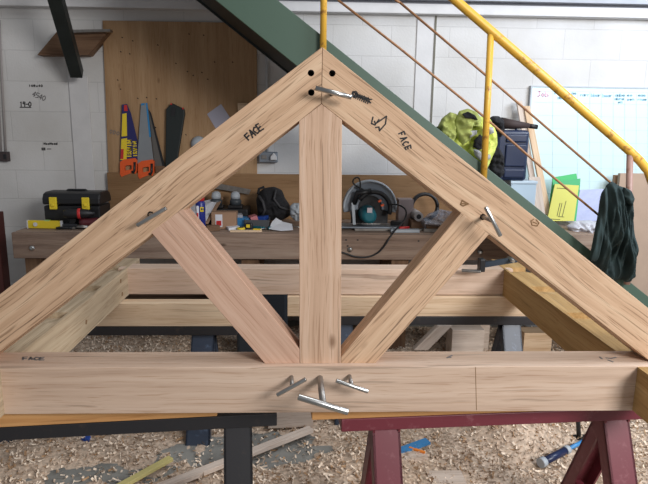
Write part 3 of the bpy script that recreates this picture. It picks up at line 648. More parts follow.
m_ = MB(); m_.box(ob(405, 3.86, .012), (.20, .05, .02), basis((1, .02, 0)))
tag(m_.build('steel_rule', lgrey, bevel=.002), 'flat bright metal bar on the bench edge right of the circular saw', 'metal bar')
tag(MB().box(ob(398, 3.93, .008), (.62, .025, .014), basis((1, .02, 0))).build('guide_rail', dsteel), 'long dark steel guide rail lying on the bench before the circular saw', 'rail')
p = ob(404, 4.2); tag(MB().box(p+V((0, 0, .10)), (.11, .12, .20)).build('box', mat('tanbox', (.22, .17, .16), .7)), 'small tan box behind the cord right of the circular saw', 'box')
p = ob(416, 4.1, .09)
tu = thing('tube_roll', 'pale cardboard tube seen end-on beneath the right rafter', 'tube', ob(416, 4.1)); MB().lathe(p, (0, 1, 0), [(.034, -.09), (.034, .12)], 18).build('tube_wall', mat('tubepale', (.36, .32, .30), .7), tu); MB().lathe(p+V((0, -.091, 0)), (0, 1, 0), [(.018, 0), (.018, .003)], 14).build('core_opening', blk, tu)
MB().box(ob(416, 4.1, .03), (.10, .16, .056)).build('cradle', dkwood, tu)
p = ob(424, 4.25)
hc = thing('hose_coil', 'black coiled hose behind the cardboard tube on bench', 'hose', p)
m_ = MB()
for k in range(3): m_.tube([p+V((math.cos(a)*.10, .01*k, .13+math.sin(a)*.10)) for a in [2*math.pi*i/24 for i in range(25)]], .013, 8)
m_.build('coil', blk, hc)
tag(puff([(428, 214), (440, 209), (455, 212), (468, 218), (470, 226), (450, 231), (425, 229), (420, 222)], 4.0, .10, .08, 21, .7).build('plastic_bag', bag), 'clear crumpled plastic bag on the bench under the right rafter', 'bag')
tag(MB().box(ob(446, 3.92, .02), (.28, .08, .04), basis((1, -.1, 0))).build('timber_offcut', dkwood, grain=(1, -.1, 0)), 'dark timber offcut at the bench front under the right rafter', 'offcut')

# right-hand clutter behind the stair ---------------------------------------
wx = thing('storage_box', 'pale blue-white box under the navy jerrycan', 'box', ob(515, 4.15))
zj = at(515, 181, 4.05).z
p = ob(515, 4.17); MB().box(p+V((0, 0, (zj-BZ-.02)/2)), (.19, .22, zj-BZ-.02)).build('box_body', mat('paleblue', (.42, .53, .62), .5), wx, bevel=.004)
MB().box(p+V((0, 0, zj-BZ-.01)), (.20, .235, .02)).build('lid', mat('paleblue2', (.5, .6, .68), .5), wx, bevel=.003)
jc = thing('jerrycan', 'dark navy plastic jerrycan standing on the pale box behind the handrail', 'jerrycan', V((p.x, 4.15, zj)))
jh = at(515, 130, 4.05).z-zj; jx0 = at(503.5, 150, 4.05).x; jx1 = at(529.5, 150, 4.05).x; jw = jx1-jx0; jcx = (jx0+jx1)/2
MB().bb((jx0-.05, 4.06, zj), (jx1, 4.30, zj+jh)).build('body', navy, jc, bevel=.025, seg=3)
for z0, z1 in ((.06, .24), (.28, .72), (.76, .92)):
    MB().bb((jx0+.015, 4.048, zj+jh*z0), (jx1-.02, 4.07, zj+jh*z1)).build('panel', navy, jc, bevel=.010, seg=3)
MB().tube([V((jcx-.06, 4.24, zj+jh-.005)), V((jcx-.05, 4.24, zj+jh+.02)), V((jcx+.05, 4.24, zj+jh+.02)), V((jcx+.06, 4.24, zj+jh-.005))], .012, 10).build('handle', navy, jc)
zt = zj+jh+.002
a = at(500, 124, 4.15); b_ = at(536, 127.5, 4.15)
um = thing('umbrella', 'dark brown folded umbrella lying across the top of the jerrycan', 'umbrella', V((a.x, 4.15, zt)))
MB().tube([V((a.x, 4.13, zt+.045)), V((b_.x-.06, 4.13, zt+.030))], .044, 12, .018).build('canopy', mat('umbrown', (.045, .028, .026), .7), um)
MB().tube([V((b_.x-.065, 4.13, zt+.030)), V((b_.x, 4.13, zt+.022))], .017, 10).build('handle', blk, um)
tag(puff([(488, 120), (492, 116), (499, 116), (503, 120), (504, 130), (500, 140), (492, 142), (487, 134)], 4.12, .06, .05, 31, .4).build('glove', blkcloth), 'crumpled black glove between hi-vis jacket and umbrella', 'glove')
m_ = MB(); m_.bar(at(520, 101, 4.42), at(534, 170, 4.28), .022, .085, (1, 0, 0)).bm.free()
def plank(p, q, w, t, m, label):
    d = (q-p); R = basis(d); o = MB(); s = V((1, 0, 0))*w/2; a = [p-s, p+s, q+s, q-s]; o.prism(a, (0, t, 0))
    tag(o.build('plank', m, grain=tuple(d), bevel=.002), label, 'plank'); 
P1_ = at(526, 104, 4.42); Q1_ = at(541, 222, 4.30); Q1_.z = BZ+.002
plank(at(519.5, 101, 4.42), V((at(539, 222, 4.30).x, 4.27, BZ+.002)), .045, .02, greyw, 'taller narrow pale plank leaning on wall left of the whiteboard')
plank(at(527, 106, 4.40), V((at(546, 222, 4.30).x, 4.22, BZ+.002)), .05, .02, soft, 'slightly shorter plank leaning right of the tallest one')
plank(at(534.5, 177, 4.14), V((at(541, 222, 4.14).x, 4.12, BZ+.002)), .085, .02, greyw, 'short stubby plank in front of the two tall planks')
fd = thing('folder', 'yellow folder with black print leaning before the green folders', 'folder', V((at(562, 221, 4.2).x, 4.2, BZ)))
def lean(pts, Yb, Yt, th, ytop=174., ybot=222.):
    out = []
    for x, y in pts:
        t = (y-ytop)/(ybot-ytop); p_ = at(x, y, Yt+(Yb-Yt)*t); p_.z = max(p_.z, BZ+.003); out.append(p_)
    return MB().prism(out, (0, th, 0))
lean([(555, 184), (579, 185.5), (574, 221), (547, 221)], 4.18, 4.24, .008).build('cover', fyel, fd)
def lf(Yb, Yt, ytop=174., ybot=222.):
    return lambda x, y: at(x, y, Yt+(Yb-Yt)*((y-ytop)/(ybot-ytop)))+V((0, -.001, 0))
marks('print', [[(557, 188), (566, 188.8)], [(560, 203), (557, 216)], [(562, 203), (559, 216)], [(566, 201), (562, 217)], [(564, 217), (558, 216.5)], [(551, 219), (560, 219.5)]], lf(4.18, 4.24), (0, -1, 0), .004, ink, fd)
tag(lean([(553, 177.5), (576.5, 173.5), (578, 184), (572, 221), (547.5, 221)], 4.22, 4.29, .008).build('folder', fgreen), 'green folder furthest back behind the yellow folder', 'folder')
tag(lean([(553, 182), (580.5, 178.5), (580, 186), (576, 221), (550, 221)], 4.20, 4.265, .006).build('folder', mat('fgreen2', (.03, .36, .12), .5)), 'green folder directly behind the yellow one', 'folder')
tag(lean([(580, 190), (606, 189), (600, 221), (575, 221)], 4.22, 4.27, .012).build('polythene_pack', mat('lilacwhite', (.42, .46, .66), .4, bump=.4, bscale=20)), 'pale lilac wrapped panel leaning right of the yellow folder', 'panel')
tag(puff([(566, 226), (574, 221), (590, 220), (602, 224), (603, 236), (598, 246), (585, 242), (572, 235)], 4.0, .08, .05, 41, .7).build('paper_bag', greybag), 'crumpled pale bag below the lilac panel behind the stair', 'bag')
# cardboard sheets leaning against the wall at the right
cxl = at(613, 240, 4.3).x
o = MB().bb((cxl, 4.30, 0), (cxl+.95, 4.335, at(630, 173.5, 4.3).z)).build('cardboard_sheet', card, bevel=.002); tag(o, 'tall brown cardboard sheet standing at the right wall behind the dark coat', 'cardboard')
o = MB().bb((at(607.5, 240, 4.36).x, 4.36, 0), (cxl+.6, 4.385, at(612, 175, 4.36).z)).build('cardboard_sheet', brownbox); tag(o, 'darker cardboard sheet edge just behind the tall brown one', 'cardboard')

# hi-vis jacket slung over stair
hv = thing('hi_vis_jacket', 'crumpled yellow hi-vis jacket with grey bands slung over the stair', 'jacket', V((at(465, 175, 3.45).x, 3.45, at(465, 178, 3.45).z)))
puff([(452, 128), (460, 119), (478, 116), (490, 118), (496, 132), (497, 145), (492, 158), (487, 168), (478, 185), (466, 178), (452, 164), (447, 150)], 3.46, .07, .05, 51, .6, n0=13, rings=30, M=150).build('jacket_body', hivis, hv)
puff([(437, 128), (442, 118), (450, 112), (457, 114), (459, 124), (455, 138), (453, 150), (448, 158), (444, 148), (442, 136)], 3.42, .06, .04, 52, .7, n0=15, rings=26, M=120).build('sleeve', olive, hv)
puff([(455, 120), (459, 111), (468, 108.5), (477, 112), (482, 120), (480, 127), (472, 126), (470, 140), (462, 146), (456, 138)], 3.40, .05, .04, 53, .7, n0=15, rings=26, M=120).build('hood', olive, hv)
m_ = puff([(462, 114), (468, 111.5), (475, 115), (478, 120), (471, 119), (465, 118)], 3.342, .012, .01, 54, .4); m_.build('hood_opening', blkcloth, hv)
for pts, sd in (([(456, 153), (462, 151), (471, 158), (474, 164), (471, 168), (464, 161), (456, 158)], 55), ([(473, 149), (479, 150), (485, 157), (490, 154), (491, 158), (483, 163), (475, 156)], 56), ([(468, 131), (477, 130), (477, 134), (470, 138)], 57), ([(487, 127), (493, 127), (494, 133), (489, 135)], 58)):
    o = puff(pts, 3.355, .016, .03, sd, .2); lab(o.build('reflective_band', reflect, hv), 'grey reflective band')
puff([(474, 140), (480, 134), (485, 139), (484, 149), (478, 150), (473, 147)], 3.365, .015, .02, 59, .4).build('shading_lining', blkcloth, hv)  # black lining patch, also painted in as dark shading on the jacket
tag(puff([(433, 128), (438, 126), (444, 138), (452, 136), (455, 146), (452, 156), (446, 150), (438, 144)], 3.44, .05, .04, 60, .5).build('fleece', blkcloth), 'black fleece showing under the left of the hi-vis jacket', 'fleece')
tag(puff([(490, 152), (498, 146), (503, 156), (504, 174), (496, 182), (489, 172)], 3.6, .05, .04, 61, .4).build('work_bag', blkcloth), 'black bag hanging between the hi-vis jacket and the jerrycan', 'bag')
# dark green coat at the foot of the rods
ctt = thing('coat', 'dark green coat hanging from the lower end of the stair rods', 'coat', V((at(612, 282, 3.2).x, 3.2, at(612, 283, 3.2).z)))
puff([(607, 184), (612, 181), (619, 186), (627, 188), (632, 198), (633, 215), (635, 250), (634, 278), (627, 283), (619, 279), (612, 282), (600, 278), (589, 263), (594, 236), (600, 208)], 3.21, .075, .05, 71, .8, fx=1.5, fy=.16, n0=26, rings=34, M=180).build('coat_body', coatm, ctt)
puff([(624, 187), (630, 190), (634, 199), (632, 206), (627, 203), (622, 196)], 3.15, .03, .03, 72, .5).build('collar', coatm, ctt)
puff([(603, 190), (607, 186), (608, 205), (603, 235), (597, 262), (590, 262), (595, 235), (600, 208)], 3.13, .03, .03, 73, .6, fx=1.4, fy=.3).build('sleeve', coatm, ctt)

# ================================================================== OAK FRAME
frame = thing('oak_truss', 'large oak roof truss of pegged beams resting on painted trestles', 'roof truss', (0, YF+.05, ZB))
# tie beam
xl = at(-45, 390, YF).x; xr = at(672, 390, YF).x
tie = MB().bb((xl, YB, ZB), (xr, YF+TH, ZT)).build('tie_beam', oak_beam, frame, grain=(1, 0, 0), bevel=.002)
def poly(name, pts, m, grain):
    P = [tpb(x) if y >= 363 else tp(x, y) for x, y in pts]; g = (tp(*grain[1])-tp(*grain[0]))
    mb = MB(); mb.prism(P, (0, TH, 0) ) if False else mb.prism(P, TB*.999)
    o = mb.build(name, m, frame, grain=tuple(g), bevel=.0015); return o
def seat(o):   # stop members at the beam top
    pass
r1 = poly('rafter', [(322, 47), (321.3, 103.8), (-17, 363), (-92, 363)], oak, ((0, 320), (300, 85)))
r2 = poly('rafter', [(322.4, 47), (716, 363), (652, 363), (321.7, 103.8)], oak, ((320, 70), (648, 330)))
post = poly('king_post', [(299, 121), (321.5, 104), (342, 120), (340.7, 363), (299.5, 363)], oak_fresh, ((320, 120), (320, 350)))
poly('strut', [(151, 232.2), (182.5, 208.5), (299.3, 349), (299.3, 363), (265, 363)], oak_pink, ((165, 220), (282, 358)))
poly('strut', [(461.5, 212.5), (489, 234.3), (375.5, 363), (341, 363), (341, 357)], oak, ((475, 224), (356, 360)))
# drill the holes at the apex
def drill(o, holes):
    cut = MB()
    for x, y in holes: p = tp(x, y); cut.tube([p+TN*.03, p-TN*.085], .0098, 20)
    c_ = cut.build('cutter', ink); c_.matrix_local = wmat[c_.name]
    o.data.materials.append(ink)
    m = o.modifiers.new('Bool', 'BOOLEAN'); m.operation = 'DIFFERENCE'; m.object = c_; m.solver = 'EXACT'; 
    bpy.context.view_layer.update(); dg = bpy.context.evaluated_depsgraph_get()
    me = bpy.data.meshes.new_from_object(o.evaluated_get(dg)); 
    o.modifiers.clear(); o.data = me; bpy.data.objects.remove(c_)
drill(r1, [(311, 73), (311.3, 92.5), (150.5, 214.5)]); drill(r2, [(332.3, 73.3), (332, 92.8), (483, 217)])
# marker writing
fk = lambda x, y: tp(x, y)
marks('marker_writing', textpx('FACE', 249, 140.5, 4.9, 7, -40, .55, .5), fk, TN, .0045, ink, r1)
marks('marker_writing', textpx('FACE', 398.5, 134, 4.9, 6, 66, .5, .5), fk, TN, .0042, ink, r2)
sc = []
for k in range(9): x = 352.5+k*1.95; y = 94.5+k*.85; sc += [[(x, y-3+random.uniform(-1, .6)), (x+2.1, y+2.4+random.uniform(-1, 1))], [(x+1.6, y-2.5), (x-.8, y+2.4)]]
sc += [[(352, 94), (353, 91.5), (356, 91.5), (358, 94)], [(353, 96.5), (372, 99.5)], [(355, 93), (371, 103)]]
marks('crossed_out_word', sc, fk, TN, .0034, ink, r2)
marks('marker_symbol', [[(373, 117), (371.5, 123.5), (375, 125), (379, 119.5)], [(374.5, 121), (375.5, 124)], [(377.5, 122.5), (386.5, 116.2), (385.5, 124), (379.5, 130.8), (379, 127), (375.5, 127.5)]], fk, TN, .0042, ink, r2)
marks('grain_scar', [[(460.5, 204.5), (462, 200.5), (468.5, 204), (463, 206), (460.5, 204.5)], [(461.5, 203.5), (466, 204)]], fk, TN, .004, ink_br, r2)
marks('grain_scar', [[(534, 219), (531, 221), (532, 225), (537, 226), (539, 223), (536, 219.5)], [(533, 222), (537, 223.5)]], fk, TN, .003, ink_br, r2)
zt_ = lambda x, y: atz(x, y, ZT+.0003)
marks('marker_writing', textpx('FACE', 23, 360, 5.6, 2.6, 0, 1.6, .25), zt_, (0, 0, 1), .006, ink_grey, tie)
marks('marker_writing', [[(600, 357), (602, 359)], [(606, 358), (611, 358.5), (616, 357.5)], [(608, 360), (613, 362)], [(447, 358), (452, 355.5)], [(448, 357.2), (451, 357.6)]], zt_, (0, 0, 1), .006, ink_grey, tie)
yf_ = lambda x, y: at(x, y, YB)
marks('pencil_line', [[(475.5, 367), (476.5, 410)]], yf_, (0, -1, 0), .0016, ink_br, tie)
# side plates, run back from the tie beam
def pl_inner(side):
    if side < 0: p0 = atz(2.0, 367.5, ZR); p1 = atz(126.5, 268.5, ZR)
    else: p0 = atz(636, 365.8, ZR); p1 = atz(503.5, 268.5, ZR)
    return p0, p1
YR = (atz(126.5, 268.5, ZR).y+atz(503.5, 268.5, ZR).y)/2
print('YR', YR, 'ZT', ZT, 'ZB', ZB)
PLW = .135
plates = []
for side in (-1, 1):
    p0, p1 = pl_inner(side); d = (p1-p0).normalized(); y1 = YR+.24; y0 = 1.545
    A = p0 + d*((y0-p0.y)/d.y); B = p0 + d*((y1-p0.y)/d.y)
    nvec = V((d.y, -d.x, 0))*side
    if nvec.x*side < 0: nvec = -nvec
    # side profile with shallow notches in the top
    L_ = (B-A).length; prof = [(0, ZB), (0, ZR)]
    for yy in (312.5, 286, 266.5):
        yn = atz(300, yy, ZR).y-.13*d.y; t = (yn-y0)/(y1-y0)*L_; prof += [(t, ZR-.0), (t+.0005, ZR-.002), (t+.13, ZR-.024), (t+.1305, ZR)]
    prof += [(L_, ZR), (L_, ZB+.002)]
    P = [V((A.x, A.y, 0)) + d*t + V((0, 0, z)) for t, z in prof]
    # inner lip keeps the straight inner arris
    lip = .012
    mb = MB(); mb.prism([q + nvec*lip for q in P], nvec*(PLW-lip))
    PL = [V((A.x, A.y, 0)) + d*t + V((0, 0, z)) for t, z in ((0, ZB+.002), (0, ZR), (L_, ZR), (L_, ZB+.002))]
    mb.prism(PL, nvec*lip)
    plates.append(mb.build('wall_plate', oak_plate if side < 0 else oak_orange, frame, grain=tuple(d)))
    # pale sawn tops
# rear beam
pr0 = pl_inner(-1)[1]; pr1 = pl_inner(1)[1]
rb = MB().bb((pr0.x-.05, YR, ZB+.004), (pr1.x+.05, YR+.11, ZR-.002)).build('rear_beam', oak_beam, frame, grain=(1, 0, 0), bevel=.002)
marks('peg_hole', [[(120.5, 281), (121, 281)], [(86, 322), (86.5, 322)], [(122, 294), (122.5, 294)]], lambda x, y: onp(x, y, pl_inner(-1)[0]+V((.0005, 0, 0)), V(((pl_inner(-1)[1]-pl_inner(-1)[0]).y, -(pl_inner(-1)[1]-pl_inner(-1)[0]).x, 0)).normalized()), V((1, -.02, 0)), .02, ink_br, plates[0])

# steel draw pins
def tpin(hole, cpx, bar, stem, rr, label, onbeam=True):
    h0 = at(*hole, YB) if onbeam else tp(*hole)
    n = V((0, -1, 0)) if onbeam else TN
    Yc = h0.y - stem; c = at(*cpx, Yc); e0 = at(*bar[0], Yc); e1 = at(*bar[1], Yc)
    t = thing('draw_pin', label, 'steel pin', c, 'T-handled steel draw pins in the truss')
    MB().tube([h0-n*.05, h0, c], rr, 12).build('pin_shaft', dsteel, t)
    MB().tube([e0, e1], rr*1.02, 14).build('cross_handle', steel, t, bevel=.0012)
tpin((320, 378), (323, 403.5), ((298, 396.5), (348, 412)), .16, .0098, 'largest T-handled steel pin in the beam directly below the king post')
tpin((291.5, 377), (292, 387), ((277, 395), (306, 379)), .06, .0065, 'small T-handled steel pin in beam left of the largest one')
tpin((349.5, 376), (351.5, 385), ((336, 380.5), (368, 391.5)), .06, .0065, 'small T-handled steel pin in beam right of the largest one')
tpin((150.5, 214.5), (152, 216.5), ((137, 225.5), (166.5, 208)), .045, .0062, 'T-handled steel pin lying across the left rafter', False)
tpin((483, 217), (492.5, 221), ((485.5, 207), (500.5, 236)), .085, .0062, 'T-handled steel pin standing out of the right rafter', False)
p_ = tp(332, 93); sp = thing('draw_pin', 'plain steel rod pin sticking out near the truss apex', 'steel pin', p_)
e0 = onp(315.5, 88, TP+TN*.052, TN); e1 = onp(351.5, 97.3, TP+TN*.052, TN)
MB().tube([p_-TN*.04, (e0+e1)/2], .006, 10).build('pin_shaft', dsteel, sp); MB().tube([e0, e1], .0072, 14).build('cross_handle', steel, sp)

# clamp and steel on rear beam
cz = ZR-.002
cl = thing('bar_clamp', 'dark bar clamp lying on the rear beam below the right rafter', 'clamp', V((at(490, 255, 2.95).x, 2.93, cz)))
q0 = V((at(482, 255, 2.93).x, 2.93, cz+.035)); 
MB().box(q0, (.03, .05, .07)).build('jaw', blk, cl, bevel=.004); MB().bar(q0+V((.01, 0, .0)), q0+V((.22, .02, .03)), .02, .028).build('bar', mat('clampbar', (.05, .07, .10), .35, .6), cl); MB().tube([q0+V((.16, -.04, .03)), q0+V((.16, .04, .03))], .009).build('tommy_bar', steel, cl)
tag(MB().box((at(472, 262, 2.90).x, 2.905, cz+.0065), (.10, .03, .012), basis((1, -.25, 0))).build('flat_steel_strip', dsteel, bevel=.003), 'flat dark steel strip lying on the rear beam near right strut', 'steel strip')

# ================================================================== PACKERS + TRESTLES
TZ = .65
TZ = ZB - .058
def atzT(px, py): return atz(px, py, TZ)
def trestle(name, label, A, B, w, h, m, legs, splay, lw, lt, m2=None, TZ=TZ):
    """bar from A to B (top centre line); legs at fractions"""
    d = (B-A).normalized(); n = V((-d.y, d.x, 0)); t = thing(name, label, 'trestle', V(((A.x+B.x)/2, (A.y+B.y)/2, 0)), 'steel trestles under the frame')
    MB().bar(A-V((0, 0, h/2)), B-V((0, 0, h/2)), w, h).build('top_bar', m, t, bevel=.003)
    for fr in legs:
        P = A.lerp(B, fr)
        for s in (-1, 1):
            top = P + n*s*(w*.2) - V((0, 0, h*.6)); bot = V((P.x, P.y, 0)) + n*s*splay
            ax = (bot-top).normalized(); o = MB()
            # channel section: web facing outwards plus two flanges
            wn = ax.cross(d).normalized()
            if wn.dot(n*s) < 0: wn = -wn
            def q(e, u, v): return e + d*u + wn*v
            for (u0_, u1_, v0_, v1_) in ((-lw/2, lw/2, -lt*.2, 0), (-lw/2, -lw/2+.008, -lt, 0), (lw/2-.008, lw/2, -lt, 0)):
                o.prism([q(top, u0_, v0_), q(top, u1_, v0_), q(top, u1_, v1_), q(top, u0_, v1_)], bot-top)
            o.build('leg', m2 or m, t)
        a_ = V((P.x, P.y, TZ*.30)); MB().bar(a_ - n*splay*.62, a_ + n*splay*.62, .03, .03).build('cross_tie', m2 or m, t)
    return t
def frontbar(x0, y0, x1, y1, hw=.04):
    a = atz(x0, y0, TZ); b = atz(x1, y1, TZ); d = (b-a).normalized(); n = V((-d.y, d.x, 0)); return a+n*hw, b+n*hw
def onbar(A, B, px0, px1, w, z0, z1, m, label):
    d = (B-A)
    def X(px): 
        t = 0.
        for _ in range(30): P = A+d*t; t += (at(px, 418, P.y).x-P.x)/d.x
        return A+d*t
    a, b = X(px0), X(px1); a.z = b.z = (z0+z1)/2
    tag(MB().bar(a, b, w, z1-z0).build('packing_timber', m, grain=tuple(d), bevel=.002), label, 'timber', 'packing timbers between frame and trestles')
A, B = frontbar(-60, 431, 277, 413.5)
trestle('trestle', 'black steel trestle under the front left of the frame', A, B, .08, .046, blackp, (.875,), .26, .095, .05)
onbar(A, B, -40, 218, .078, TZ+.001, ZB-.001, pine_o, 'orange-brown packing timber on the front black trestle')
A, B = frontbar(341.5, 419.5, 645, 407.5)
trestle('trestle', 'dark red steel trestle under the front right of the frame', A, B, .08, .046, redp, (.145, .915), .27, .095, .055)
onbar(A, B, 311, 640, .078, TZ+.001, ZB-.001, pine_o, 'orange-brown packing timber on the dark red trestle')
YL = atz(150, 303.5, ZB-.001).y; TL = at(150, 326.5, YL).z; RT = YL+.04
YQ = atz(430, 297, ZB-.001).y; TQ = at(430, 316.5, YQ).z; RT2 = YQ+.04
print('rear', YL, TL, YQ, TQ)
A = V((at(-10, 327, RT).x, RT, TL)); B = V((at(238, 327, RT).x, RT, TL))
trestle('trestle', 'black steel trestle behind on the left, under the pale packing timber', A, B, .08, .05, blackp, (.10, .86), .27, .12, .05, blacklit, TL)
tim0 = lambda x0, x1, Yc, z0, z1, m, label: tag(MB().bar(V((at(x0, 310, Yc-.04).x, Yc, (z0+z1)/2)), V((at(x1, 310, Yc-.04).x, Yc, (z0+z1)/2)), .08, z1-z0).build('packing_timber', m, grain=(1, 0, 0), bevel=.002), label, 'timber', 'packing timbers between frame and trestles')
tim0(-20, 236, RT, TL+.001, ZB-.001, soft, 'rough pale packing timber on the rear left trestle')
A = V((at(326, 317, RT2).x, RT2, TQ)); B = V((at(540, 317, RT2).x, RT2, TQ))
trestle('trestle', 'black steel trestle with painted blue light behind on the right, under pale packing timber', A, B, .08, .05, blackp, (.08, .86), .25, .105, .05, blacklit, TQ)
tim0(287.5, 530, RT2, TQ+.001, ZB-.001, soft, 'rough pale packing timber on the rear right trestle')

# ================================================================== FLOOR LITTER
def fl(px, py, dz=0): return atz(px, py, dz)
def hmap(x, y):
    b = noise.noise(V((x*1.3+5, y*1.5, 0)))*.5+.5; c = noise.noise(V((x*7, y*7, 3)))*.6+noise.noise(V((x*19, y*19, 8)))*.5+.5
    h = .035*b+.026*c
    # bare oily patch
    p = fl(285, 452); dd = ((x-p.x)/.42)**2+((y-p.y)/.16)**2; h -= .05*math.exp(-dd)
    p = fl(80, 476); dd = ((x-p.x)/.35)**2+((y-p.y)/.10)**2; h -= .035*math.exp(-dd)
    p = fl(365, 482); dd = ((x-p.x)/.25)**2+((y-p.y)/.25)**2; h += .06*math.exp(-dd)
    p = fl(512, 440); h += .15*math.exp(-(((x-p.x)/.20)**2+((y-p.y)/.16)**2))
    return h-.012
mb = MB(); nx, ny = 150, 130; X0, X1, Y0, Y1_ = -2.3, 2.5, 1.3, 4.3
g = [[mb.bm.verts.new((X0+(X1-X0)*i/nx, Y0+(Y1_-Y0)*j/ny, max(-.004, hmap(X0+(X1-X0)*i/nx, Y0+(Y1_-Y0)*j/ny)))) for i in range(nx+1)] for j in range(ny+1)]
for j in range(ny):
    for i in range(nx): mb._f([g[j][i], g[j][i+1], g[j+1][i+1], g[j+1][i]], True)
rnd = random.Random(3)
cnt = 0
while cnt < 27000:
    x = rnd.uniform(-1.9, 2.0); y = 1.9+(rnd.random()**1.15)*2.35; h = hmap(x, y)
    if h < .002 and rnd.random() > .38: continue
    cnt += 1; c = V((x, y, max(h, 0)+rnd.uniform(0, .012))); L_ = rnd.uniform(.010, .036)*(1.5 if rnd.random() < .12 else 1); wd = rnd.uniform(.003, .011)
    a = rnd.uniform(0, 6.28); tilt = rnd.uniform(-.6, .6); R = Matrix.Rotation(a, 3, 'Z') @ Matrix.Rotation(tilt, 3, 'Y') @ Matrix.Rotation(rnd.uniform(-.9, .9), 3, 'X')
    curl = rnd.uniform(.3, 3.2); prev = None; mb.mi = rnd.choice((0, 0, 1, 1, 1, 2)); K = 3
    for k in range(K+1):
        th = curl*(k/K-.5); r_ = L_/curl; q = V((math.sin(th)*r_, 0, (1-math.cos(th))*r_)); v1 = mb.bm.verts.new(c + R @ (q+V((0, -wd/2, 0)))); v2 = mb.bm.verts.new(c + R @ (q+V((0, wd/2, 0))))
        if prev: mb._f([prev[0], prev[1], v2, v1])
        prev = (v1, v2)
o = mb.build('wood_shavings', [shav, shav_l, shav_d]); tag(o, 'curled wood shavings and sawdust covering the workshop floor', 'wood shavings', kind='stuff')

def floorbar(p, q, w, h, m, name, label, cat='offcut', z=.03, grain=True):
    a = fl(*p, z); b = fl(*q, z); d = b-a
    return tag(MB().bar(a+V((0, 0, h/2)), b+V((0, 0, h/2)), w, h).build(name, m, grain=tuple(d), bevel=.002), label, cat)
floorbar((150, 494), (311, 431), .045, .022, greyw, 'batten', 'long pale batten on the floor between the two front trestles', 'batten')
floorbar((110, 494), (171, 460), .035, .018, mat('yellow_pine', (.58, .50, .20), .7, var=.1), 'batten', 'short yellowish batten on the floor at lower left', 'batten')
floorbar((268, 424), (312, 422), .10, .09, greyw, 'timber_block', 'pale timber block lying on floor under the frame centre', 'timber block', .02)
# mitred pinkish board behind black trestle
pa = [(247, 424), (262, 428), (270, 446), (247, 447)]
tag(MB().prism([at(x, y, 2.95) for x, y in pa], (0, .05, 0)).build('mitred_offcut', greyw, grain=(1, 0, -.6)), 'pinkish mitred offcut on the floor right of black trestle leg', 'offcut')
# blue strap and orange pencil
ps = [fl(398, 452, .04), fl(415, 448, .05), fl(428, 441, .06), fl(436, 434, .07), fl(444, 429, .06)]
tag(MB().bar(ps[0], ps[2], .045, .012).build('blue_strap', bluelight), 'light blue strap on the shavings under the red trestle', 'strap')
tag(puff([(399, 432), (412, 427), (432, 426), (443, 431), (438, 437), (424, 441), (410, 440), (400, 441)], 2.85, .06, .05, 81, .6).build('blue_bag', mat('bluebag', (.03, .09, .20), .5)), 'dark blue crumpled bag on the floor behind the red trestle', 'bag')
floorbar((409, 448.5), (425, 453.5), .012, .010, mat('orange2', (.85, .25, .03), .5), 'pencil', 'orange pencil lying on the shavings beside the blue strap', 'pencil', .045)
tag(MB().box(fl(446, 480, .03), (.16, .10, .03)).build('timber_offcut', greyw, grain=(1, 0, 0)), 'flat pale offcut among shavings in front at the middle', 'offcut')
tag(MB().box(fl(408, 456, .03), (.16, .10, .03), basis((1, .3, 0))).build('timber_offcut', greyw, grain=(1, .3, 0)), 'flat grey offcut behind the orange pencil', 'offcut')
# dark blue handled tool
a = fl(543, 462, .055); b_ = fl(584, 441, .06); d = (b_-a)
tl = thing('mallet', 'dark blue handled tool lying on the shavings by red trestle leg', 'tool', a-V((0, 0, .03)))
MB().tube([a, a.lerp(b_, .55)], .018, 12).build('handle', mat('tool_navy', (.01, .02, .07), .35), tl)
MB().tube([a.lerp(b_, -.06), a.lerp(b_, .03)], .023, 12).build('end_cap', lgrey, tl)
MB().tube([a.lerp(b_, .52), a.lerp(b_, .60)], .020, 12).build('ferrule', lgrey, tl)
MB().tube([a.lerp(b_, .6), b_], .010, 10).build('shaft', bluelight, tl)
# standing clamp post
p = fl(579, 441, .02); q = at(577.5, 408, p.y)
sc_ = thing('stand_rod', 'thin black upright rod on a flat foot behind red trestle', 'stand', p)
MB().tube([p, V((q.x, p.y, q.z))], .011, 10).build('rod', blk, sc_); MB().box(p+V((0, 0, .012)), (.10, .06, .018)).build('foot', blk, sc_, bevel=.003)
# offcuts under the bench on the right and left
def blockpx(x0, x1, y0, Y, dep, m, label, name='timber_offcut', z0=0):
    a = at(x0, 340, Y); b = at(x1, 340, Y); zt2 = at((x0+x1)/2, y0, Y).z
    return tag(MB().bb((a.x, Y, z0), (b.x, Y+dep, max(zt2, z0+.03))).build(name, m, grain=(1, 0, 0), bevel=.002), label, 'offcut')
blockpx(452, 484, 330, 3.60, .15, greyw, 'wide pale offcut block under the bench between rear trestle legs')
blockpx(524, 552, 333, 3.62, .12, soft, 'brown-tinged offcut block right of the rear black trestle leg with painted blue light')
blockpx(474, 489, 322, 3.80-.01, .02, greyw, 'small white offcut standing behind the wide pale block')
tag(MB().prism([at(414, 350, 3.5), at(438, 326, 3.5), at(452, 326, 3.5), at(428, 350, 3.5)], (0, .05, 0)).build('diagonal_board', greyw, grain=(1, 0, 1)), 'pale board leaning diagonally below the right strut', 'board')
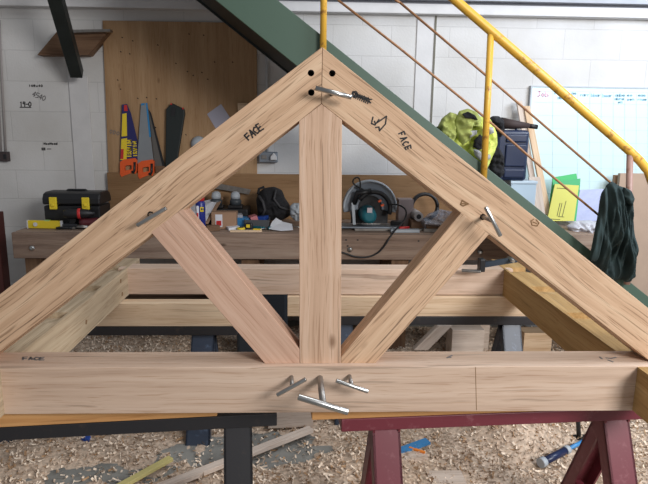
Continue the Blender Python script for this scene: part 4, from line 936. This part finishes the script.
p = V((at(262, 305, 3.6).x, 3.62, 0)); tag(MB().box(p+V((0, 0, .33)), (.34, .10, .66)).build('dustbin', mat('dustbin_dark', (.02, .026, .034), .6), bevel=.02), 'dark bin below the bench left of the king post', 'bin')
p = V((at(165, 340, 3.7).x, 3.62, .0)); tag(MB().box(p+V((0, 0, .03)), (.10, .06, .05)).build('blue_box', blueplas, bevel=.005), 'small blue box on the floor under bench behind left trestle', 'box')
p = fl(86, 439, .03); tag(MB().box(p, (.04, .03, .02)).build('bottle_cap', blueplas, bevel=.004), 'tiny blue cap on the shavings below the front left bar', 'cap')

# ================================================================== LIGHT, CAMERA
def area(name, loc, tgt, sx, sy, e, col):
    l = bpy.data.lights.new(name, 'AREA'); l.shape = 'RECTANGLE'; l.size = sx; l.size_y = sy; l.energy = e; l.color = col
    o = bpy.data.objects.new(name, l); C.objects.link(o); o.location = loc; o.rotation_euler = (V(tgt)-V(loc)).to_track_quat('-Z', 'Y').to_euler()
area('window_light', (3.5, 1.9, 3.0), (2.0, 4.4, 1.5), 1.4, 1.2, 105, (.80, .88, 1))
area('window_front', (3.0, -1.9, 2.9), (.7, 2.2, 1.0), 1.8, 1.3, 215, (1, .985, .97))
area('skylight', (1.2, 2.0, 4.4), (.6, 2.3, .8), 2.2, 1.2, 45, (.96, .98, 1))
w = bpy.data.worlds.new('world'); bpy.context.scene.world = w; w.use_nodes = True
w.node_tree.nodes['Background'].inputs[0].default_value = (.93, .95, 1, 1); w.node_tree.nodes['Background'].inputs[1].default_value = .22
cam = bpy.data.cameras.new('camera'); cam.sensor_width = 36; cam.lens = 36*F/648; cam.clip_start = .05
co = bpy.data.objects.new('camera', cam); C.objects.link(co)
co.matrix_world = Matrix.Translation(CAM) @ Matrix((rt, up, -fw)).transposed().to_4x4()
S = bpy.context.scene; S.camera = co
S.view_settings.view_transform = 'Standard'; S.view_settings.look = 'None'; S.view_settings.exposure = 0; S.view_settings.gamma = 1; S.view_settings.use_curve_mapping = False
